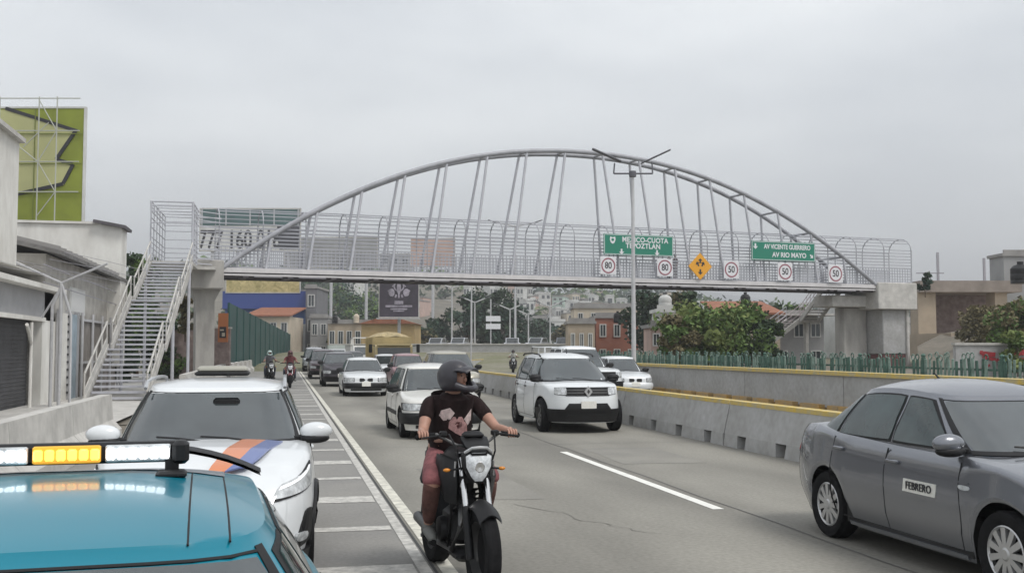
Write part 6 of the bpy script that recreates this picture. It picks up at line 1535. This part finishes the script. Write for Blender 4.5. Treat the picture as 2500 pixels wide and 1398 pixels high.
def rider(label, loc, rz, shirt, shorts, skin_m, helmet, hair_trim='black', group=None, print_=False, look=0, shoes='shoe', long_legs=False, visor=True):
    r = thing('person', label, 'person', loc, rz, group)
    S = 1; hipz = .90
    P = {'pelvis': ((-.26, 0, hipz), (.15, .16)), 'waist': ((-.25, 0, 1.04), (.145, .15)), 'chest': ((-.20, 0, 1.20), (.165, .17)), 'neckb': ((-.17, 0, 1.335), (.09, .09)), 'neck': ((-.145, 0, 1.40), .05), 'head0': ((-.12, 0, 1.465), .065), 'head': ((-.10, 0, 1.52), (.078, .07)), 'crown': ((-.11, 0, 1.59), .05)}
    E = [('pelvis', 'waist'), ('waist', 'chest'), ('chest', 'neckb'), ('neckb', 'neck'), ('neck', 'head0'), ('head0', 'head'), ('head', 'crown')]
    for sd, n in ((1, 'L'), (-1, 'R')):
        hand = Vector((.285, sd*.345, 1.125)); sh = Vector((-.18, sd*.188, 1.325))
        el = Vector((.05, sd*.300, 1.13)) if sd > 0 else Vector((-.02, sd*.272, 1.11))
        P.update({'cl'+n: ((-.175, sd*.10, 1.325), .05), 'sh'+n: (sh, .058), 'ua'+n: (lerp(sh, el, .5), .050), 'el'+n: (el, .040), 'fa'+n: (lerp(el, hand, .4), .038), 'wr'+n: (lerp(el, hand, .86), .026), 'hd'+n: (hand+Vector((-.01, 0, .012)), (.020, .034)),
                  'hp'+n: ((-.22, sd*.10, .88), .10), 'th'+n: ((.0, sd*.18, .84), .088), 'kn'+n: ((.20, sd*(.20 if sd > 0 else .245), .77), .066), 'cf'+n: ((.09, sd*(.205 if sd > 0 else .24), .60), .060), 'an'+n: ((-.05, sd*.215, .415), .040), 'he'+n: ((-.085, sd*.215, .355), .034), 'ft'+n: ((.10, sd*.225, .335), .028)})
        E += [('neckb', 'cl'+n), ('cl'+n, 'sh'+n), ('sh'+n, 'ua'+n), ('ua'+n, 'el'+n), ('el'+n, 'fa'+n), ('fa'+n, 'wr'+n), ('wr'+n, 'hd'+n), ('pelvis', 'hp'+n), ('hp'+n, 'th'+n), ('th'+n, 'kn'+n), ('kn'+n, 'cf'+n), ('cf'+n, 'an'+n), ('an'+n, 'he'+n), ('he'+n, 'ft'+n)]
    b = MB(); b.add(*skin(P, E))
    # fingers curled over the grip, thumb from the side of the palm underneath
    if print_:
        for sd in (1, -1):
            h = Vector((.285, sd*.345, 1.125))
            for k, (dy, ln) in enumerate(((-.030, .92), (-.010, 1.0), (.010, .96), (.030, .78))):
                o = Vector((0, sd*dy, 0)); q = [h+o+Vector((-.012, 0, .012)), h+o+Vector((.028*ln, 0, .004)), h+o+Vector((.040*ln, 0, -.024)), h+o+Vector((.020*ln, 0, -.046))]
                b.add(*skin({i: (p, [.0105, .010, .009, .0075][i]) for i, p in enumerate(q)}, [(0, 1), (1, 2), (2, 3)], 1))
            q = [h+Vector((-.02, -sd*.028, .0)), h+Vector((-.014, -sd*.045, -.022)), h+Vector((.012, -sd*.048, -.034))]
            b.add(*skin({i: (p, [.012, .0105, .009][i]) for i, p in enumerate(q)}, [(0, 1), (1, 2)], 1))
    hm = Matrix.Rotation(look, 4, 'Z'); hc = Vector((-.10, 0, 1.515))
    # face features on the turned head
    def H(x, y, z): return hc+(hm.to_3x3() @ Vector((x, y, z)))
    if print_:
        b.ell(H(.02, 0, .0), (.085, .068, .095), 16, 12, rot=hm.to_3x3())
        b.ell(H(.105, 0, -.008), (.018, .014, .024), 8, 6, rot=hm.to_3x3()); b.ell(H(.092, 0, -.045), (.016, .028, .008), 8, 6, rot=hm.to_3x3())
        for sd in (1, -1): b.ell(H(.088, sd*.032, .022), (.012, .016, .009), 8, 6, rot=hm.to_3x3())
    body = b.build('body', skin_m, r, 80, fix=False)
    if print_:
        m = MB()
        for sd in (1, -1): m.ell(H(.098, sd*.031, .023), (.005, .009, .006), 8, 6, rot=hm.to_3x3()); m.ell(H(.094, sd*.031, .042), (.006, .018, .004), 8, 6, rot=hm.to_3x3())
        m.build('eye', 'ink', body)
    # t-shirt
    T = {k: (P[k][0], tuple(v+.016 for v in (P[k][1] if isinstance(P[k][1], tuple) else (P[k][1],)*2))) for k in ('waist', 'chest', 'neckb', 'clL', 'clR', 'shL', 'shR')}
    T['hem'] = ((-.24, 0, .885), (.195, .20)); T['neckb'] = (P['neckb'][0], (.115, .115)); T['col'] = ((-.155, 0, 1.395), (.10, .10)); T['chest'] = (P['chest'][0], (.185, .19)); T['waist'] = (P['waist'][0], (.165, .17)); TE = [('chest', 'waist'), ('waist', 'hem'), ('chest', 'neckb')]
    T = {k: T[k] for k in ('chest', 'waist', 'hem', 'neckb', 'col', 'clL', 'clR', 'shL', 'shR')}; TE += [('neckb', 'col')]
    for n in 'LR':
        a = Vector(P['sh'+n][0]); e = Vector(P['el'+n][0]); T['s1'+n] = (lerp(a, e, .35), (.062, .062)); T['s2'+n] = (lerp(a, e, .66), (.064, .064))
        TE += [('neckb', 'cl'+n), ('cl'+n, 'sh'+n), ('sh'+n, 's1'+n), ('s1'+n, 's2'+n)]
    vs, fs = skin(T, TE); tb = MB(); tb.add(vs, fs); tb.lathe([(.155, 1.315), (.125, 1.352), (.088, 1.385), (.070, 1.405), (.064, 1.402)], 'Z', (-.165, 0, 0), 24, sy=1.12)
    shirt_o = tb.build('t_shirt', shirt, r, 80, fix=False)
    if print_:
        bvh = BVHTree.FromPolygons(vs, fs)
        def decal(poly, mt, name='shirt_print', mi=0):
            # poly of (y,z) mapped on the chest, filled as small fan grid
            m = MB(); cy = sum(p[0] for p in poly)/len(poly); cz = sum(p[1] for p in poly)/len(poly)
            def hit(y, z):
                h = bvh.ray_cast(Vector((1, y, z)), Vector((-1, 0, 0)))
                return (h[0]+Vector((.004, 0, 0))) if h[0] is not None else None
            rings = []
            for q in (1, .75, .5, .25, .02):
                rg = [hit(cy+(y-cy)*q, cz+(z-cz)*q) for y, z in poly]
                if any(v is None for v in rg): return
                rings.append(rg+[rg[0]])
            m.grid(rings); m.build(name, mt, shirt_o)
        pw = mat('print_white', (.62, .50, .48), .8, ns=30, na=.3); pp = mat('print_pink', (.42, .24, .23), .8, ns=40, na=.4); pd = mat('print_dark', (.08, .02, .02), .8)
        decal([(-.12, 1.27), (-.06, 1.29), (-.02, 1.25), (-.05, 1.20), (-.10, 1.19), (-.13, 1.23)], pw)
        decal([(.06, 1.20), (.125, 1.28), (.13, 1.19), (.10, 1.15)], pw)
        decal([(-.03, 1.22), (.04, 1.22), (.09, 1.16), (.10, 1.09), (.06, 1.06), (.0, 1.09), (-.06, 1.13), (-.06, 1.18)], pp)
        decal([(.0, 1.18), (.04, 1.18), (.05, 1.14), (.01, 1.12), (-.02, 1.15)], pd)
    # shorts
    Q = {'pelvis': ((-.26, 0, .91), (.135, .165)), 'w': ((-.25, 0, 1.0), (.115, .148))}; QE = [('pelvis', 'w')]
    for n in 'LR':
        a = Vector(P['th'+n][0]); k = Vector(P['kn'+n][0]); Q['h'+n] = (P['hp'+n][0], .118); Q['t'+n] = (a, .10); Q['k'+n] = (lerp(a, k, .9), .090); Q['u'+n] = (k+Vector((.0, 0, -.05)), .085); QE += [('k'+n, 'u'+n)]
        QE += [('pelvis', 'h'+n), ('h'+n, 't'+n), ('t'+n, 'k'+n)]
        if long_legs:
            Q['s'+n] = (k+Vector((0, 0, -.02)), .072); Q['c'+n] = (P['cf'+n][0], .065); Q['a'+n] = (P['an'+n][0], .05); QE += [('k'+n, 's'+n), ('s'+n, 'c'+n), ('c'+n, 'a'+n)]
    q = MB(); q.add(*skin(Q, QE)); q.build('trousers' if long_legs else 'shorts', shorts, r, 80, fix=False)
    if not long_legs:
        for n in 'LR':
            k = Vector(P['kn'+n][0]); c_ = Vector(P['cf'+n][0]); a = Vector(P['an'+n][0])
            g = MB(); g.add(*skin({0: (k+Vector((-.03, 0, .0)), .072), 1: (lerp(k, c_, .4), .073), 2: (c_, .071), 3: (lerp(c_, a, .6), .056), 4: (a, .050)}, [(0, 1), (1, 2), (2, 3), (3, 4)])); g.build('trouser_leg', 'brown_cloth', r, 80, fix=False)
    for sd in (1, -1):
        m = MB(); m.tube([(-.125, sd*.217, .345), (-.07, sd*.217, .355), (.03, sd*.222, .345), (.11, sd*.226, .325), (.155, sd*.228, .318)], [.03, .045, .043, .037, .02], 12)
        m.tube([(-.13, sd*.217, .312), (.03, sd*.222, .308), (.16, sd*.228, .300)], [.03, .038, .024], 8, mi=1); m.tube([(-.06, sd*.216, .37), (-.055, sd*.215, .42)], .042, 10, mi=0); m.build('shoe', [shoes, 'rubber'], r, 60)
    # helmet: open-faced shell with chin bar and peak
    m = MB(); rows = []; M3 = hm.to_3x3(); hcn = hc+Vector((0, 0, .012))
    N = 40
    for i in range(17):
        ph = math.pi*i/16*.80; row = []
        for k in range(N+1):
            a = 2*math.pi*k/N; x = .142*math.sin(ph)**.85*math.cos(a); y = .118*math.sin(ph)**.85*math.sin(a); z = .135*math.cos(ph)
            row.append((x*1.02-.004, y, z))
        rows.append(row)
    vs = [hcn+M3 @ Vector(p) for rw in rows for p in rw]; fs = []
    for i in range(16):
        for k in range(N):
            a = 2*math.pi*(k+.5)/N; a = (a+math.pi) % (2*math.pi)-math.pi; ph = math.pi*(i+.5)/16*.80; z = .135*math.cos(ph)
            if abs(a) < .85 and -.075 < z < .048 and print_ is not None: continue
            fs.append((i*(N+1)+k, i*(N+1)+k+1, (i+1)*(N+1)+k+1, (i+1)*(N+1)+k))
    m.add(vs, fs)
    inn = [hcn+M3 @ (Vector(p)*.90) for rw in rows for p in rw]; m.add(inn, fs, 1)
    m.tube([hcn+M3 @ Vector(p) for p in ((.095, .100, -.06), (.155, .066, -.085), (.178, 0, -.092), (.155, -.066, -.085), (.095, -.100, -.06))], [.03, .028, .026, .028, .03], 10)
    he = m.build('helmet', [helmet, 'under'], r, 80, fix=False)
    if visor:
        m = MB(); rw = []
        for x, wd, z in ((.105, .105, .085), (.16, .098, .082), (.215, .075, .070)): rw.append([hcn+M3 @ Vector((x-.5*abs(t)**2*.06, t*wd, z-.03*t*t)) for t in (-1, -.6, -.2, .2, .6, 1)])
        m.grid(rw); m.grid([[p-Vector((0, 0, .010)) for p in q] for q in rw]); m.grid([rw[-1], [p-Vector((0, 0, .01)) for p in rw[-1]]]); m.build('helmet_peak', helmet, he, 60)
    return r
motorcycle('black motorcycle with a white shield headlight, ridden in the foreground', (1.33, 8.2, 0), FACE+R(6), 'black', scale=(1, .93, 1))
rider('motorcyclist in black peaked helmet, dark printed t-shirt and faded red shorts', (1.33, 8.2, 0), FACE+R(6), 'tee', 'shorts', 'skin', 'helmet', print_=True, look=R(34))
motorcycle('dark red motorcycle behind the white police SUV, beside the white edge line', (.32, 49, 0), FACE, 'maroon', group=None)
rider('rider in maroon on the dark red motorcycle beside the edge line', (.32, 49, 0), FACE, mat('maroon_shirt', (.15, .045, .05), .9), 'jean', 'skin_d', mat('maroon_helmet', (.09, .03, .035), .4), print_=False, long_legs=True, visor=False)
motorcycle('dark motorcycle just left of the maroon rider', (-.62, 53.5, 0), FACE+R(8), 'black')
rider('rider with a pale green-white helmet left of the maroon rider', (-.62, 53.5, 0), FACE+R(8), mat('grey_shirt', (.12, .12, .13), .9), 'jean', 'skin_d', mat('pale_helmet', (.42, .52, .50), .4), print_=False, long_legs=True, visor=False)
motorcycle('motorcycle on the far carriageway left of the white pickup', (16.4, 76, 0), FACE-R(10), 'black')
rider('rider in white shirt and black helmet on the far carriageway', (16.4, 76, 0), FACE-R(10), 'white_cloth', 'jean', 'skin_d', 'helmet', print_=False, long_legs=True, visor=False)
